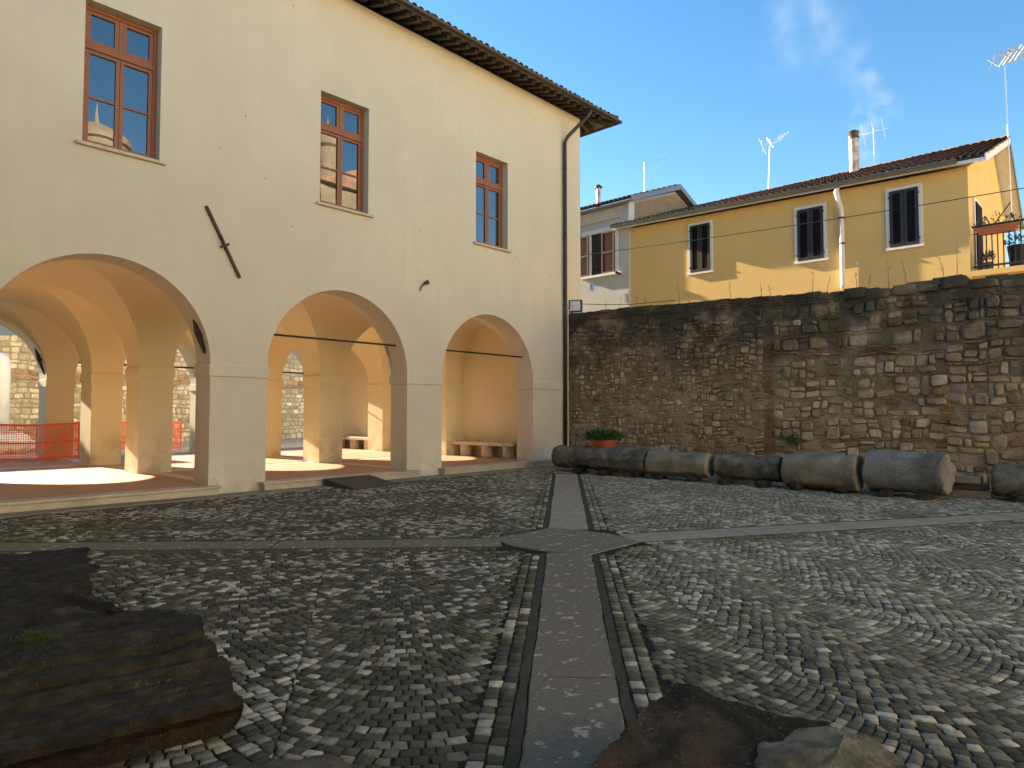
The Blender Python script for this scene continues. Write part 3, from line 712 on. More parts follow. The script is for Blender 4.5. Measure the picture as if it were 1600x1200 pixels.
# ================================================================== LYING COLUMNS and fragments
def drum(name, y0, y1, x, r0, r1, zc, mat, label, facets=0, seed=1., amp=.03, collar=None, cat='column drum', rot=0., broken=.025):
    n = 40; m = 26; V = []; L_ = abs(y1-y0)
    for i in range(m):
        t = 0. if i == 0 else 1. if i == m-1 else .014 if i == 1 else .986 if i == m-2 else (i-1)/(m-3); r = r0+(r1-r0)*t
        if collar and t > collar: r *= 1.07
        if i in (0, m-1): r -= .018
        tt = t
        for k in range(n):
            a = 2*math.pi*k/n; rr = r
            if facets:
                s = 2*math.pi/facets; aa = (a+.2) % s-s/2; rr = r*math.cos(s/2)/math.cos(aa)*.99 if facets > 5 else r
            off = (broken*noise.noise((math.cos(a)*2+seed, math.sin(a)*2, seed*3)) if i in (0, 1, m-1, m-2) else 0)*(1 if i < 3 else -1)
            V.append((rr*math.cos(a), -L_/2+L_*tt+off, rr*math.sin(a)))
    V += [(0, -L_/2-.0, 0), (0, L_/2, 0)]
    Fc = [(i*n+k, (i+1)*n+k, (i+1)*n+(k+1) % n, i*n+(k+1) % n) for i in range(m-1) for k in range(n)]
    Fc += [(k, (k+1) % n, m*n) for k in range(n)]+[((m-1)*n+(k+1) % n, (m-1)*n+k, m*n+1) for k in range(n)]
    V = roughen(V, amp, 2.2, seed*7.3, .35); V = roughen(V, amp*.45, 9., seed*2.1, .6)
    c, s = math.cos(rot), math.sin(rot)
    V = [(x+a*c-b*s, (y0+y1)/2+a*s+b*c, zc+z) for a, b, z in V]
    o = mk(name, V, Fc, mat, smooth=True, sharp=24 if facets else 38); fix_normals(o); tag(o, label, cat, 'column drums lying along the rubble wall'); return o
Z0 = .07
drum('column_drum', 10.45, 11.85, 14.65, .31, .31, .31+Z0, column_mat, 'mossy column drum touching the cream building corner, end of the row', 8, 1.)
drum('column_drum', 8.82, 10.42, 14.42, .32, .31, .32+Z0, column_mat, 'dark mossy column drum just below the orange flower bowl', 8, 2.)
drum('column_drum', 7.22, 8.76, 14.40, .29, .31, .30+Z0, column_pale, 'pale faceted octagonal column drum between two dark mossy drums', 8, 3., amp=.018)
drum('column_drum', 5.65, 7.08, 14.52, .27, .27, .27+Z0+.03, column_mat, 'dark smooth column drum propped on two small loose stones', 0, 4., amp=.02)
drum('column_drum', 4.10, 5.52, 14.42, .34, .31, .33+Z0-.02, column_pale, 'greenish brown column drum with a raised collar at one end', 0, 5., amp=.02, collar=-1)
drum('column_drum', 2.62, 3.95, 14.50, .38, .41, .40+Z0-.02, column_grey, 'largest grey granite column drum with a yellowish broken end face', 0, 6., amp=.03, broken=.05, rot=R_(-7))
drum('column_drum', .35, 2.05, 15.15, .32, .30, .31+Z0-.04, column_mat, 'dark column drum with rounded end beside the stacked wood blocks', 0, 7., amp=.025)
drum('column_drum', 8.9, 10.5, 15.35, .28, .28, .34+Z0, column_grey, 'light grey drum lying behind the row beside the flower bowl', 0, 8., amp=.015)
drum('column_drum', 6.6, 7.35, 15.25, .22, .22, .24+Z0, column_pale, 'short stub of column lying behind the row between two drums', 0, 9., amp=.015)
drum('column_drum', 4.75, 5.75, 15.55, .26, .26, .45, column_grey, 'small grey drum lying behind the collared drum against the wall', 0, 10., amp=.015)
def rock(name, c, sz, mat, label=None, cat='stone', group=None, seed=0., amp=.05, parent=None, n=4, rot=0., sq=3.5, sharp=50):
    """irregular block: superellipsoid grid roughened by noise"""
    V = []; Fc = []; a_, b_ = 26, 40
    for i in range(a_+1):
        t = -math.pi/2+math.pi*i/a_
        for k in range(b_):
            p = 2*math.pi*k/b_
            f = lambda s: math.copysign(abs(s)**(2/sq), s)
            V.append((f(math.cos(t))*f(math.cos(p)), f(math.cos(t))*f(math.sin(p)), f(math.sin(t))))
    for i in range(a_):
        for k in range(b_): Fc.append((i*b_+k, i*b_+(k+1) % b_, (i+1)*b_+(k+1) % b_, (i+1)*b_+k))
    V = [(v_[0]*sz[0]/2, v_[1]*sz[1]/2, v_[2]*sz[2]/2) for v_ in V]
    V = roughen(V, amp, 1.2/max(.2, max(sz)*.5), seed, .5); V = roughen(V, amp*.3, 5./max(.2, max(sz)*.5), seed+3, .6)
    cr, sr = math.cos(rot), math.sin(rot)
    V = [(c[0]+x_*cr-y_*sr, c[1]+x_*sr+y_*cr, c[2]+sz[2]/2+z_) for x_, y_, z_ in V]
    o = mk(name, V, Fc, mat, parent, smooth=True, sharp=sharp)
    if label: tag(o, label, cat, group)
    return o
props = [(14.35, 10.9), (14.3, 9.1), (14.25, 10.05), (14.3, 7.6), (14.3, 8.5), (14.2, 6.8), (14.2, 5.95), (14.2, 4.4), (14.2, 5.25), (14.15, 2.95), (14.15, 3.6), (14.95, 1.7)]
for i, (x, y) in enumerate(props):
    rock('prop_stone', (x+.05, y, -.02), (.42, .24, .15), frag_mat, 'small rough stone wedged under a lying column drum', 'stone', 'stones propping the column drums', seed=i*3.7, amp=.03)
for k, (x, y, l, z) in enumerate(((15.1, 2.45, .75, .0), (15.25, 2.5, .7, .13), (15.05, 2.62, .8, .26))):
    b = MB().cbox(x-.1, x+.12, y-l/2, y+l/2, z, z+.13, .01); 
    tag(mk('wood_block', roughen(b.V, .01, 3., k), b.F, plank_mat), ('lowest', 'middle', 'topmost')[k]+' weathered timber block of the stack beside the granite drum', 'timber', 'stacked timber blocks by the drums')
# bowl planter with low green plant
pb = root('bowl_planter', (14.75, 10.35, .66)); tag(pb, 'orange terracotta bowl with low green plant standing on the lying drums', 'planter')
bx, by, bz = 14.80, 10.42, .66
m = MB(); pr = [(.24, 0), (.27, .02), (.30, .06), (.285, .065), (.33, .12), (.315, .125), (.36, .17), (.37, .21), (.34, .21), (.33, .17)]
V = []; n = 24
for r, z in pr: V += [(bx+r*math.cos(2*math.pi*k/n), by+r*math.sin(2*math.pi*k/n), bz+z) for k in range(n)]
Fc = [(i*n+k, i*n+(k+1) % n, (i+1)*n+(k+1) % n, (i+1)*n+k) for i in range(len(pr)-1) for k in range(n)]+[tuple(range(n-1, -1, -1)), tuple((len(pr)-1)*n+k for k in range(n))]
mk('bowl', V, Fc, terracotta, pb, smooth=True, sharp=40)
def tuft(name, parent, c, rx, ry, hz, count, ls, mat, seed=3, up=.5):
    rg = random.Random(seed); V = []; Fc = []
    for _ in range(count):
        a = rg.uniform(0, 6.283); r = math.sqrt(rg.random()) if name != 'moss_tuft' else rg.random()*(.75+.5*math.sin(a*3+1)*math.sin(a*2)); h = rg.random()**.7
        p = Vector((c[0]+rx*r*math.cos(a), c[1]+ry*r*math.sin(a), c[2]+hz*h*(1-.55*r*r)))
        d = Vector((math.cos(a)*r+rg.uniform(-.6, .6), math.sin(a)*r+rg.uniform(-.6, .6), rg.uniform(.0, 1.)+up)).normalized()
        s = d.cross(Vector((rg.uniform(-1, 1), rg.uniform(-1, 1), rg.uniform(-1, 1)))).normalized(); l = ls*rg.uniform(.6, 1.4); b = len(V)
        V += [p, p+d*l*.5+s*l*.2, p+d*l, p+d*l*.5-s*l*.2]; Fc.append((b, b+1, b+2, b+3))
    return mk(name, V, Fc, mat, parent)
tuft('foliage', pb, (bx, by, bz+.16), .46, .44, .26, 520, .15, leaf, up=.35)
# ---- big antique fragments in the foreground
def moulding(name, profile, length, nseg, origin, ang, mat, label, amp=.014, seed=2., endbreak=.08, skew=0.):
    """profile (depth, height) swept along the local x from -length to 0, right end broken unevenly"""
    k = len(profile); V = []; c, s = math.cos(ang), math.sin(ang)
    pp = []
    for i in range(k-1):                                # refine the profile so that noise can wear it
        a, b = np.array(profile[i]), np.array(profile[i+1]); q_ = max(1, int(np.linalg.norm(b-a)/.022))
        pp += [tuple(a+(b-a)*j/q_) for j in range(q_)]
    pp.append(profile[-1]); k = len(pp)
    for i in range(nseg+1):
        x = -length+length*i/nseg
        for d, z in pp:
            e = endbreak*(noise.noise((d*3+seed, z*4, seed))+.4*noise.noise((d*9+seed, z*9, seed)))*max(0, 1-(-x)/.4)
            e -= max(0., d-.66)*skew*max(0, 1+x/1.2)
            n_ = fbm((x, d, z), 1.4, seed, 1)*.25+fbm((x, d, z), 14., seed+2, 4)*.5
            chip = max(0., noise.noise((x*3.3+seed, d*3.3, z*3.3))-.22)*.11
            y_, z_ = d+amp*n_[1]*1.3+chip*.3, z+amp*n_[2]*1.3-chip
            V.append((origin[0]+(x+e)*c-y_*s, origin[1]+(x+e)*s+y_*c, origin[2]+max(0, z_)))
    Fc = [(i*k+j, (i+1)*k+j, (i+1)*k+(j+1) % k, i*k+(j+1) % k) for i in range(nseg) for j in range(k)]
    Fc += [tuple(range(k)), tuple(nseg*k+j for j in range(k-1, -1, -1))]
    o = mk(name, V, Fc, mat, smooth=True, sharp=35); fix_normals(o); tag(o, label, 'stone fragment'); return o
prB = [(.03, .0), (.02, .09), (-.01, .12), (-.05, .15), (-.06, .205), (.055, .215), (.062, .235), (.10, .238), (.105, .25), (.19, .262), (.195, .285), (.215, .305), (.245, .315), (.275, .305), (.29, .282), (.305, .283), (.312, .345), (.335, .355), (.40, .36), (.415, .345), (.43, .35), (.44, .395), (.50, .405), (.53, .425), (.66, .43), (.68, .405), (.80, .41), (.83, .43), (.98, .425), (1.0, .40), (1.2, .41), (1.24, .435), (1.6, .43), (1.95, .42), (2.0, .3), (2.0, .0)]
moulding('cornice_fragment', prB, 3.4, 150, (1.56, 3.28, -.01), R_(-11), frag_mat, 'dark carved cornice fragment with long parallel mouldings lying on the cobbles', amp=.013, skew=.62)
prA = [(.0, .0), (.03, .14), (-.04, .18), (-.13, .25), (-.15, .33), (-.10, .385), (.1, .40), (.7, .41), (1.3, .40), (1.36, .33), (1.3, .0)]
moulding('block_fragment', prA, 2.6, 100, (1.55, 5.55, -.01), R_(-14), frag_mat, 'dark rough block with overhanging flat top behind the carved cornice fragment', amp=.022, seed=5., endbreak=.12)
frag_mid = material('fragment_stone_mid', (.15, .13, .10), .95, spec=.15, var=(.09, .08, .06), vscale=10, bump=.02, bscale=60, speck=((.24, .22, .18), 50), detail=10)
rock('fragment', (.98, 2.42, -.10), (1.25, .55, .38), frag_mid, 'low dark worn stone just in front of the carved cornice fragment', 'stone fragment', seed=11., amp=.06, rot=R_(-20), sq=3.)
# brown slab and pale stone at the right
def slabfrag(name, top, bot, mat, label, seed, amp=.02, seg=44):
    """block from 4 top and 4 bottom corners, gridded and worn"""
    V = []; Fc = []; top = [Vector(t) for t in top]; bot = [Vector(t) for t in bot]
    def grid(a, b, c, d):
        o = len(V)
        for i in range(seg+1):
            for j in range(seg+1):
                u, v_ = i/seg, j/seg; p = a*(1-u)*(1-v_)+b*u*(1-v_)+c*u*v_+d*(1-u)*v_; V.append(p)
        for i in range(seg):
            for j in range(seg):
                q_ = o+i*(seg+1)+j; Fc.append((q_, q_+seg+1, q_+seg+2, q_+1))
    grid(*top)
    for i in range(4): grid(top[i], bot[i], bot[(i+1) % 4], top[(i+1) % 4])
    ctr = sum(top+bot, Vector())/8
    V2 = []
    for p in V:
        q_ = ctr+(p-ctr)*(1-.05*max(0, ((p-ctr).length/((top[0]-ctr).length)-.72)))
        a = fbm(q_, 2.4, seed, 5); V2.append(tuple(q_[i]+amp*1.5*a[i] for i in range(3)))
    import bmesh
    o = mk(name, V2, Fc, mat, smooth=True, sharp=50)
    bm = bmesh.new(); bm.from_mesh(o.data); bmesh.ops.remove_doubles(bm, verts=bm.verts, dist=.002); bmesh.ops.recalc_face_normals(bm, faces=bm.faces); bm.to_mesh(o.data); bm.free()
    o.data.set_sharp_from_angle(angle=R_(50)); tag(o, label, 'stone fragment'); return o
def T(x, y, z): return tuple(onz(x, y, z))
tp = [T(1056, 1058, .33), T(1296, 1124, .20), (2.02, .62, .16), (1.70, 1.40, .33)]
slabfrag('slab_fragment', tp, [(p[0]*1.015, p[1]*1.015, -.02) for p in tp], frag_brown, 'dark brown flat stone slab with mossy surface beside the paved path', 3., .03)
rock('fragment', (2.66, .86, -.06), (.56, .44, .38), frag_pale, 'pale worn boulder leaning against the dark brown slab', 'stone fragment', seed=21., amp=.05, rot=R_(-45), sq=4.)
tuft('moss_tuft', None, (.93, 4.13, .415), .13, .24, .018, 900, .012, moss, 5); tag(bpy.data.objects['moss_tuft'], 'small bright green moss patch on top of the cornice fragment', 'moss')

# ================================================================== HOUSES behind the wall
def hroot(name, loc, label): return tag(root(name, loc), label, 'house')
YX = 22.0; Y0, Y1 = 3.36, 14.18
EZL, EZR = 8.70, 8.40                                     # eave height at the far and near end
yh = hroot('yellow_house', (26, 9, 0), 'yellow plastered house with four dark shuttered openings behind the rubble wall')
RX, RZ = 26.6, 10.28
prf = [(YX, -.25), (28.9, -.25), (28.9, 8.35), (RX, RZ-.2), (YX, EZR-.1)]
V, Fc = extrude(prf, [], lambda u, v_, t: (u, t, v_+((EZL-EZR)*(t-Y0)/(Y1-Y0) if u == YX and v_ > 5 else 0)), Y0, Y1); fix_normals(mk('wall', V, Fc, yellow, yh))
def yroof():
    o = .32; yo = 2.92; m = MB()
    a = [(YX-o, yo, EZR-.02), (YX-o, Y1+.6, EZL-.02), (RX, Y1+.6, RZ+.06), (RX, yo, RZ), (29.5, yo, 8.05), (29.5, Y1+.6, 8.05)]
    V = a+[(x, y, z-.1) for x, y, z in a]
    Fc = [(0, 3, 2, 1), (3, 4, 5, 2), (6, 7, 8, 9), (9, 8, 11, 10), (0, 6, 9, 3), (3, 9, 10, 4), (0, 1, 7, 6), (1, 2, 8, 7), (2, 5, 11, 8), (4, 10, 11, 5)]
    r = mk('roof', V, Fc, white_paint, yh); fix_normals(r)
    m = MB(); n = 6                                       # barrel tiles, front slope, stepped down the slope
    y = yo+.05
    while y < Y1+.6:
        f = (y-yo)/(Y1+.6-yo); ez = EZR+(EZL-EZR)*f; steps = 16
        for s_ in range(steps):
            t0_, t1_ = s_/steps, (s_+1.12)/steps; V = []
            jy, jz = random.uniform(-.015, .015), random.uniform(-.008, .012)
            for t_, rr, up in ((t0_, .1, .03), (t1_, .082, .0)):
                X = YX-o-.04+(RX-YX+o)*t_; Z = ez+(RZ+.06-ez)*t_+up+jz
                V += [(X, y+jy+rr*math.cos(math.pi*k/(n-1)), Z+rr*math.sin(math.pi*k/(n-1))) for k in range(n)]
            m.add(V, [(k, k+1, k+n+1, k+n) for k in range(n-1)])
        y += .2
    tag(m.build('tiles', tile_mat2, r, smooth=True, sharp=60), kind='stuff')
    m = MB(); y = yo                                      # ridge tiles
    while y < Y1+.5: m.tube([(RX, y, RZ+.07), (RX, y+.43, RZ+.10)], [.12, .10], 8); y += .4
    tag(m.build('ridge_tiles', tile_mat2, r, smooth=True, sharp=50), kind='stuff')
    gm = gut([(YX-o-.08, yo+.62, EZR-.02+.06), (YX-o-.08, Y1+.62, EZL+.04)], .1); gm.build('gutter', gutter_grey, r, smooth=True, sharp=40)
    MB().bar((YX-o, yo-.015, EZR-.04), (RX, yo-.015, RZ-.02), .03, .2).build('bargeboard', white_paint, r)
    MB().bar((RX, yo-.016, RZ-.02), (29.5, yo-.016, 8.05), .03, .22).build('bargeboard', gutter_grey, r)
    return r
tile_mat2 = material('house_tile', (.46, .27, .19), .9, var=(.32, .18, .13), vscale=5, bump=.004, var2=(.20, .17, .14), v2scale=1.3)
yr = yroof()
def shutter_window(parent, pa, pb, X, slat=True, mat=shutter_mat, fr=white_paint):
    """closed louvred shutters in a white surround; pa, pb opposite pixel corners on the plane x = X"""
    a, b = onx(*pa, X), onx(*pb, X); ya, yb = min(a[1], b[1]), max(a[1], b[1]); za, zb = min(a[2], b[2]), max(a[2], b[2])
    w_ = root('window', (X, (ya+yb)/2, za)); w_.parent = parent; w_.location = WL[w_.name]-WL[parent.name]
    t = .09; m = MB()
    m.cbox(X-.05, X+.02, ya, ya+t, za, zb, .006); m.cbox(X-.05, X+.02, yb-t, yb, za, zb, .006); m.cbox(X-.05, X+.02, ya+t, yb-t, zb-t, zb, .006); m.cbox(X-.07, X+.02, ya-.02, yb+.02, za-.05, za+.03, .006)
    m.build('surround', fr, w_); cy = (ya+yb)/2
    for y0_, y1_ in ((ya+t+.004, cy-.004), (cy+.004, yb-t-.004)):
        s = MB(); z0_, z1_ = za+.035, zb-t-.004; e = .085
        s.cbox(X-.075, X-.03, y0_, y0_+e, z0_, z1_, .004); s.cbox(X-.075, X-.03, y1_-e, y1_, z0_, z1_, .004)
        for z in (z0_, z1_-e): s.cbox(X-.075, X-.03, y0_+e, y1_-e, z, z+e, .004)
        z = z0_+e+.02
        while z < z1_-e-.02:
            s.add([(X-.07, y0_+e, z), (X-.07, y1_-e, z), (X-.04, y1_-e, z+.032), (X-.04, y0_+e, z+.032)], [(0, 1, 2, 3)]); z += .036
        s.box(X-.034, X-.031, y0_+e, y1_-e, z0_+e, z1_-e)
        sh_ = s.build('shutter', mat, w_)
        for z in (z0_+.15, z1_-.2): MB().box(X-.085, X-.05, y0_-.03 if y0_ < cy-.1 else y1_-.0, y0_ if y0_ < cy-.1 else y1_+.03, z, z+.05).build('hinge', iron, sh_)
for pa, pb in (((1075.5, 351), (1114.5, 423)), ((1241.5, 326), (1293, 404)), ((1384, 297), (1443, 382))): shutter_window(yh, pa, pb, YX)
p = onx(1305, 292, YX-.5); q = onx(1317, 438, YX-.1)
dpy = MB().tube([(YX-.32, p[1], p[2]), (YX-.5, p[1]-.02, p[2]-.15), (YX-.13, q[1], p[2]-.62), (YX-.1, q[1], p[2]-.8), (YX-.1, q[1], q[2]-.1), (YX-.16, q[1]-.02, q[2]-.25)], .07, 10).build('downpipe', white_paint, yh, smooth=True)
for z in (p[2]-.9, q[2]+1.1): MB().tube([(YX-.1, q[1], z), (YX-.1, q[1], z+.05)], .085, 10).build('bracket', iron, dpy)
# balcony door on the gable side, balcony and railing
a, b = ony(1523, 300, Y0), ony(1533, 420, Y0)
dr = root('door', (23, Y0, 5.45)); dr.parent = yh; dr.location = WL[dr.name]-WL[yh.name]
MB().box(22.62, 23.75, Y0-.05, Y0+.02, 5.46, 7.62).build('surround', white_paint, dr)
MB().box(22.74, 23.63, Y0-.08, Y0-.051, 5.46, 7.50).build('shutter', material('shutter_blue', (.012, .012, .03), .9, spec=.1), dr)
bal = root('balcony', (22.7, 1.6, 5.3)); bal.parent = yh; bal.location = WL[bal.name]-WL[yh.name]
MB().box(22.0, 24.2, .2, Y0-.002, 5.27, 5.42).build('slab', yellow, bal)
rl = MB(); rl.bar((22.06, .2, 6.62), (22.06, Y0-.05, 6.62), .06, .05); rl.bar((22.06, .2, 5.52), (22.06, Y0-.05, 5.52), .05, .05); rl.bar((22.06, .2, 6.42), (22.06, Y0-.05, 6.42), .02, .02)
rl.build('rail', iron, bal)
y = .24
while y < Y0-.03: MB().bar((22.06, y, 5.30), (22.06, y, 6.62), .026, .026).build('baluster', iron, bal); y += .125
def planter(name, c, sz, mat, label, cat, plant=True, cyl=False, taper=.8):
    r_ = root(name, c); tag(r_, label, cat)
    if cyl:
        m = MB().tube([c, (c[0], c[1], c[2]+sz[2])], [sz[0]/2*taper, sz[0]/2], 16); m.build('pot', mat, r_)
    else:
        x, y, z = c; V = []
        for zz, k in ((z, taper), (z+sz[2]*.8, 1), (z+sz[2]*.8, 1.06), (z+sz[2], 1.06)): V += [(x+sx*sz[0]/2*k, y+sy*sz[1]/2*(k if sz[1] < 1 else 1), zz) for sx, sy in ((-1, -1), (1, -1), (1, 1), (-1, 1))]
        Fc = [(3, 2, 1, 0), (12, 13, 14, 15)]+[(r*4+i, r*4+(i+1) % 4, r*4+4+(i+1) % 4, r*4+4+i) for r in range(3) for i in range(4)]
        mk('pot', V, Fc, mat, r_)
    if plant: tuft('foliage', r_, (c[0], c[1], c[2]+sz[2]), sz[0]*.6, max(sz[1], sz[0])*.55, .3, 90, .1, leaf, seed=int(c[1]*100))
    return r_
planter('window_box', (22.06, 2.75, 6.36), (.22, .95, .2), terracotta, 'terracotta trough of straggling plants hung on the balcony rail', 'planter', cyl=False)
planter('plant_pot', (22.5, 2.35, 5.42), (.5, .5, .62), black_plastic, 'tall black plastic pot standing on the yellow house balcony', 'planter', cyl=True, taper=.7)
planter('plant_pot', (22.4, 1.55, 5.42), (.5, .5, .45), terracotta, 'terracotta pot with bushy plant standing on the yellow house balcony', 'planter', cyl=True, taper=.75)
planter('plant_pot', (22.4, 3.0, 5.42), (.24, .24, .25), plank_mat, 'small brown pot with thin plant next to the balcony door', 'planter', cyl=True, taper=.8)
tag(MB().box(23.0, 24.1, .6, 1.9, 6.75, 6.80).box(23.9, 24.0, .7, .8, 5.42, 6.75).build('awning', material('awning_blue', (.04, .06, .22), .7)), 'dark blue awning over the back of the balcony', 'awning')
# gable bracket for the antenna
# flue, antennas
p = onx(1335, 268, 25.2); roofz = EZR+(25.2-YX+.32)/(RX-YX+.32)*(RZ-EZR)
fl = root('chimney_flue', (25.2, p[1], roofz)); tag(fl, 'rusty metal chimney flue smoking on the yellow house roof', 'chimney')
zt = onx(1335, 216, 25.2)[2]
MB().tube([(25.2, p[1], roofz-.1), (25.2, p[1], zt)], .155, 14).build('pipe', flue_mat, fl, smooth=True, sharp=50)
MB().tube([(25.2, p[1], zt-.02), (25.2, p[1], zt+.05), (25.2, p[1], zt+.06), (25.2, p[1], zt+.22), (25.2, p[1], zt+.28)], [.18, .18, .14, .19, .08], 14).build('cowl', copper, fl)
def antenna(name, base, top, boom, elems, label, r=.02, elem_r=.008, kind='yagi', tilt=0.):
    """mast with a boom (vector) carrying cross elements: list of (t along boom, half length, direction)"""
    a = root(name, base); tag(a, label, 'antenna', 'television antennas on the roofs')
    MB().tube([base, top], r*.7, 8).build('mast', alum, a)
    m = MB(); t0_, d = Vector(top)-Vector((0, 0, .12)), Vector(boom); m.tube([t0_-d*.35, t0_+d*.65], .013, 6)
    m.build('boom', alum, a)
    m = MB()
    for t, h, e in elems:
        c = t0_+d*t; e = Vector(e).normalized(); m.tube([c-e*h, c+e*h], elem_r, 5)
    m.build('elements', alum, a); return a
def roof_at(X): return EZR+(X-YX+.32)/(RX-YX+.32)*(RZ-EZR)
p = onx(1200, 290, 26); tp_ = onx(1203, 222, 26)
a = antenna('roof_antenna', (26, p[1], roof_at(26)-.1), (26, tp_[1], tp_[2]+.1), (.2, -.9, .25), [(-.3, .35, (.5, .3, 1)), (-.3, .35, (.5, -.3, -1)), (.0, .3, (.3, .6, 1)), (.25, .26, (.4, -.9, .9)), (.4, .26, (.4, -.9, .9)), (.55, .24, (.4, -.9, .9))], 'white corner reflector antenna alone in the middle of the yellow house roof', .022, .016)
p = onx(1366, 256, 26.3); tp_ = onx(1367, 200, 26.3)
antenna('roof_antenna', (26.3, p[1], roof_at(26.3)-.1), (26.3, p[1], tp_[2]), (.15, .5, 0), [(t, .42, (0, .15, 1)) for t in (-.7, 0., .75)]+[(0, .45, (0, 1, 0))], 'thin grey grid antenna right beside the chimney flue', .018, .008)
p = onx(1578, 240, 26.0); tp_ = onx(1572, 84, 26.0)
big = antenna('roof_antenna', (26.0, p[1], p[2]-2.4), (26.0, tp_[1]+.05, tp_[2]), (.1, -.9, .2), [(-.33, .26, (.5, .75, 1)), (-.33, .24, (.5, .4, -1))]+[(t, .30, e) for t in (.0, .12, .3, .45) for e in ((.2, -.8, 1.2), (.2, -.9, -1.1))], 'tall mast with bright white antenna bracketed to the yellow gable end', .03, .028)
MB().bar((26.0, p[1], p[2]-2.3), (26.0, Y0+.02, p[2]-2.3), .04, .04).bar((26.0, p[1], p[2]-1.5), (26.0, Y0+.02, p[2]-2.25), .03, .03).build('bracket', iron, big)
# smooth grey-white house next door
GX = 21.85; gh = hroot('grey_house', (25, 18, 0), 'grey white plastered house with brown shutters squeezed behind the cream building')
GE, GRX, GRZ = 9.62, 25.4, 10.95
prf = [(GX, -.25), (30, -.25), (30, 9.2), (GRX, GRZ-.1), (GX, GE)]
V, Fc = extrude(prf, [], lambda u, v_, t: (u, t, v_), Y1+.002, 24.); fix_normals(mk('wall', V, Fc, greyw, gh))
V, Fc = extrude([(GX+.35, 8.4), (29, 8.4), (29, 9.5), (GRX, GRZ-.2), (GX+.35, GE+.0)], [], lambda u, v_, t: (u, t, v_), Y1-.03, Y1+.01); fix_normals(mk('raw_gable', V, Fc, rawbrick, gh))
MB().box(GX-.06, GX, Y1+.3, 23.9, GE-.55, GE-.12).build('cornice', cream2, gh)
MB().box(GX-.03, GX+.32, Y1-.06, Y1+.02, GE-.75, GE-.02).build('corner_pier', white_paint, gh)
a_ = [(GX-.25, Y1-.25, GE-.02), (GX-.25, 24, GE-.02), (GRX, 24, GRZ+.06), (GRX, Y1-.25, GRZ+.06), (30.3, Y1-.25, 9.15), (30.3, 24, 9.15)]
V = a_+[(x, y, z-.08) for x, y, z in a_]
Fc = [(0, 3, 2, 1), (3, 4, 5, 2), (6, 7, 8, 9), (9, 8, 11, 10), (0, 6, 9, 3), (3, 9, 10, 4), (0, 1, 7, 6), (1, 2, 8, 7), (2, 5, 11, 8), (4, 10, 11, 5)]
gr = fix_normals(mk('roof', V, Fc, soffit_mat, gh))
m = MB(); n = 6; y = Y1-.2
while y < 19:
    for s_ in range(9):
        V = []
        for t_, rr, up in ((s_/9, .1, .03), ((s_+1.12)/9, .082, 0)):
            X = GX-.3+(GRX-GX+.3)*t_; Z = GE+(GRZ+.08-GE)*t_+up; V += [(X, y+rr*math.cos(math.pi*k/(n-1)), Z+rr*math.sin(math.pi*k/(n-1))) for k in range(n)]
        m.add(V, [(k, k+1, k+n+1, k+n) for k in range(n-1)])
    y += .2
tag(m.build('tiles', tile_mat2, gr, smooth=True, sharp=60), kind='stuff')
MB().bar((GX-.2, Y1-.27, GE), (GRX, Y1-.27, GRZ+.02), .03, .16).bar((GRX, Y1-.272, GRZ+.02), (30.3, Y1-.272, 9.15), .03, .2).build('bargeboard', gutter_grey, gr)
p = onx(935, 312, 22.6)
fl = root('chimney_flue', (22.6, p[1], p[2]-.3)); tag(fl, 'short capped metal flue on the grey white house roof', 'chimney')
zt = onx(935, 294, 22.6)[2]
MB().tube([(22.6, p[1], p[2]-.4), (22.6, p[1], zt)], .09, 12).build('pipe', flue_mat, fl); MB().tube([(22.6, p[1], zt), (22.6, p[1], zt+.06), (22.6, p[1], zt+.14)], [.16, .16, .05], 12).build('cowl', copper, fl)
p = onx(1007, 300, 24.8); tp_ = onx(1007, 258, 24.8)
antenna('roof_antenna', (24.8, p[1], p[2]-.4), (24.8, p[1], tp_[2]+.1), (0.5, -1.3, .32), [(t, .12, (1, .3, 0)) for t in (-.3, -.1, .1, .25, .4, .6)], 'long thin yagi antenna on the grey white house roof', .018, .006)
gw = root('window', (GX, 15.4, 6.9)); gw.parent = gh; gw.location = WL[gw.name]-WL[gh.name]
ya, yb, za, zb = 14.78, 16.0, 6.98, 8.62
m = MB(); m.box(GX-.05, GX+.02, ya-.13, ya, za, zb+.12); m.box(GX-.05, GX+.02, yb-.1, yb, za, zb); m.box(GX-.07, GX+.02, ya-.13, yb+.35, zb, zb+.16); m.box(GX-.12, GX+.02, ya-.3, yb+.4, za-.09, za)
m.build('surround', white_paint, gw); MB().box(GX-.012, GX+.01, ya, yb-.1, za, zb).build('pane', dark_glass, gw)
def leafsh(y0_, y1_):
    s = MB(); X = GX-.05; s.box(X-.04, X, y0_, y0_+.06, za, zb); s.box(X-.04, X, y1_-.06, y1_, za, zb); s.box(X-.04, X, y0_+.06, y1_-.06, za, za+.07); s.box(X-.04, X, y0_+.06, y1_-.06, zb-.07, zb); s.box(X-.04, X, y0_+.06, y1_-.06, (za+zb)/2-.04, (za+zb)/2+.04)
    z = za+.09
    while z < zb-.09: s.add([(X-.035, y0_+.06, z), (X-.035, y1_-.06, z), (X-.005, y1_-.06, z+.04), (X-.005, y0_+.06, z+.04)], [(0, 1, 2, 3)]); z += .045
    s.box(X-.004, X-.001, y0_+.06, y1_-.06, za+.07, zb-.07); s.build('shutter', shutter_br, gw)
leafsh(14.80, 15.38); leafsh(16.02, 16.7)
tag(MB().box(GX-.16, GX-.12, 15.72, 15.82, 6.35, 6.68).box(GX-.165, GX-.125, 15.83, 15.9, 6.42, 6.68).build('cloth', blue_cloth), 'small blue cloth hanging below the brown shuttered window', 'laundry')
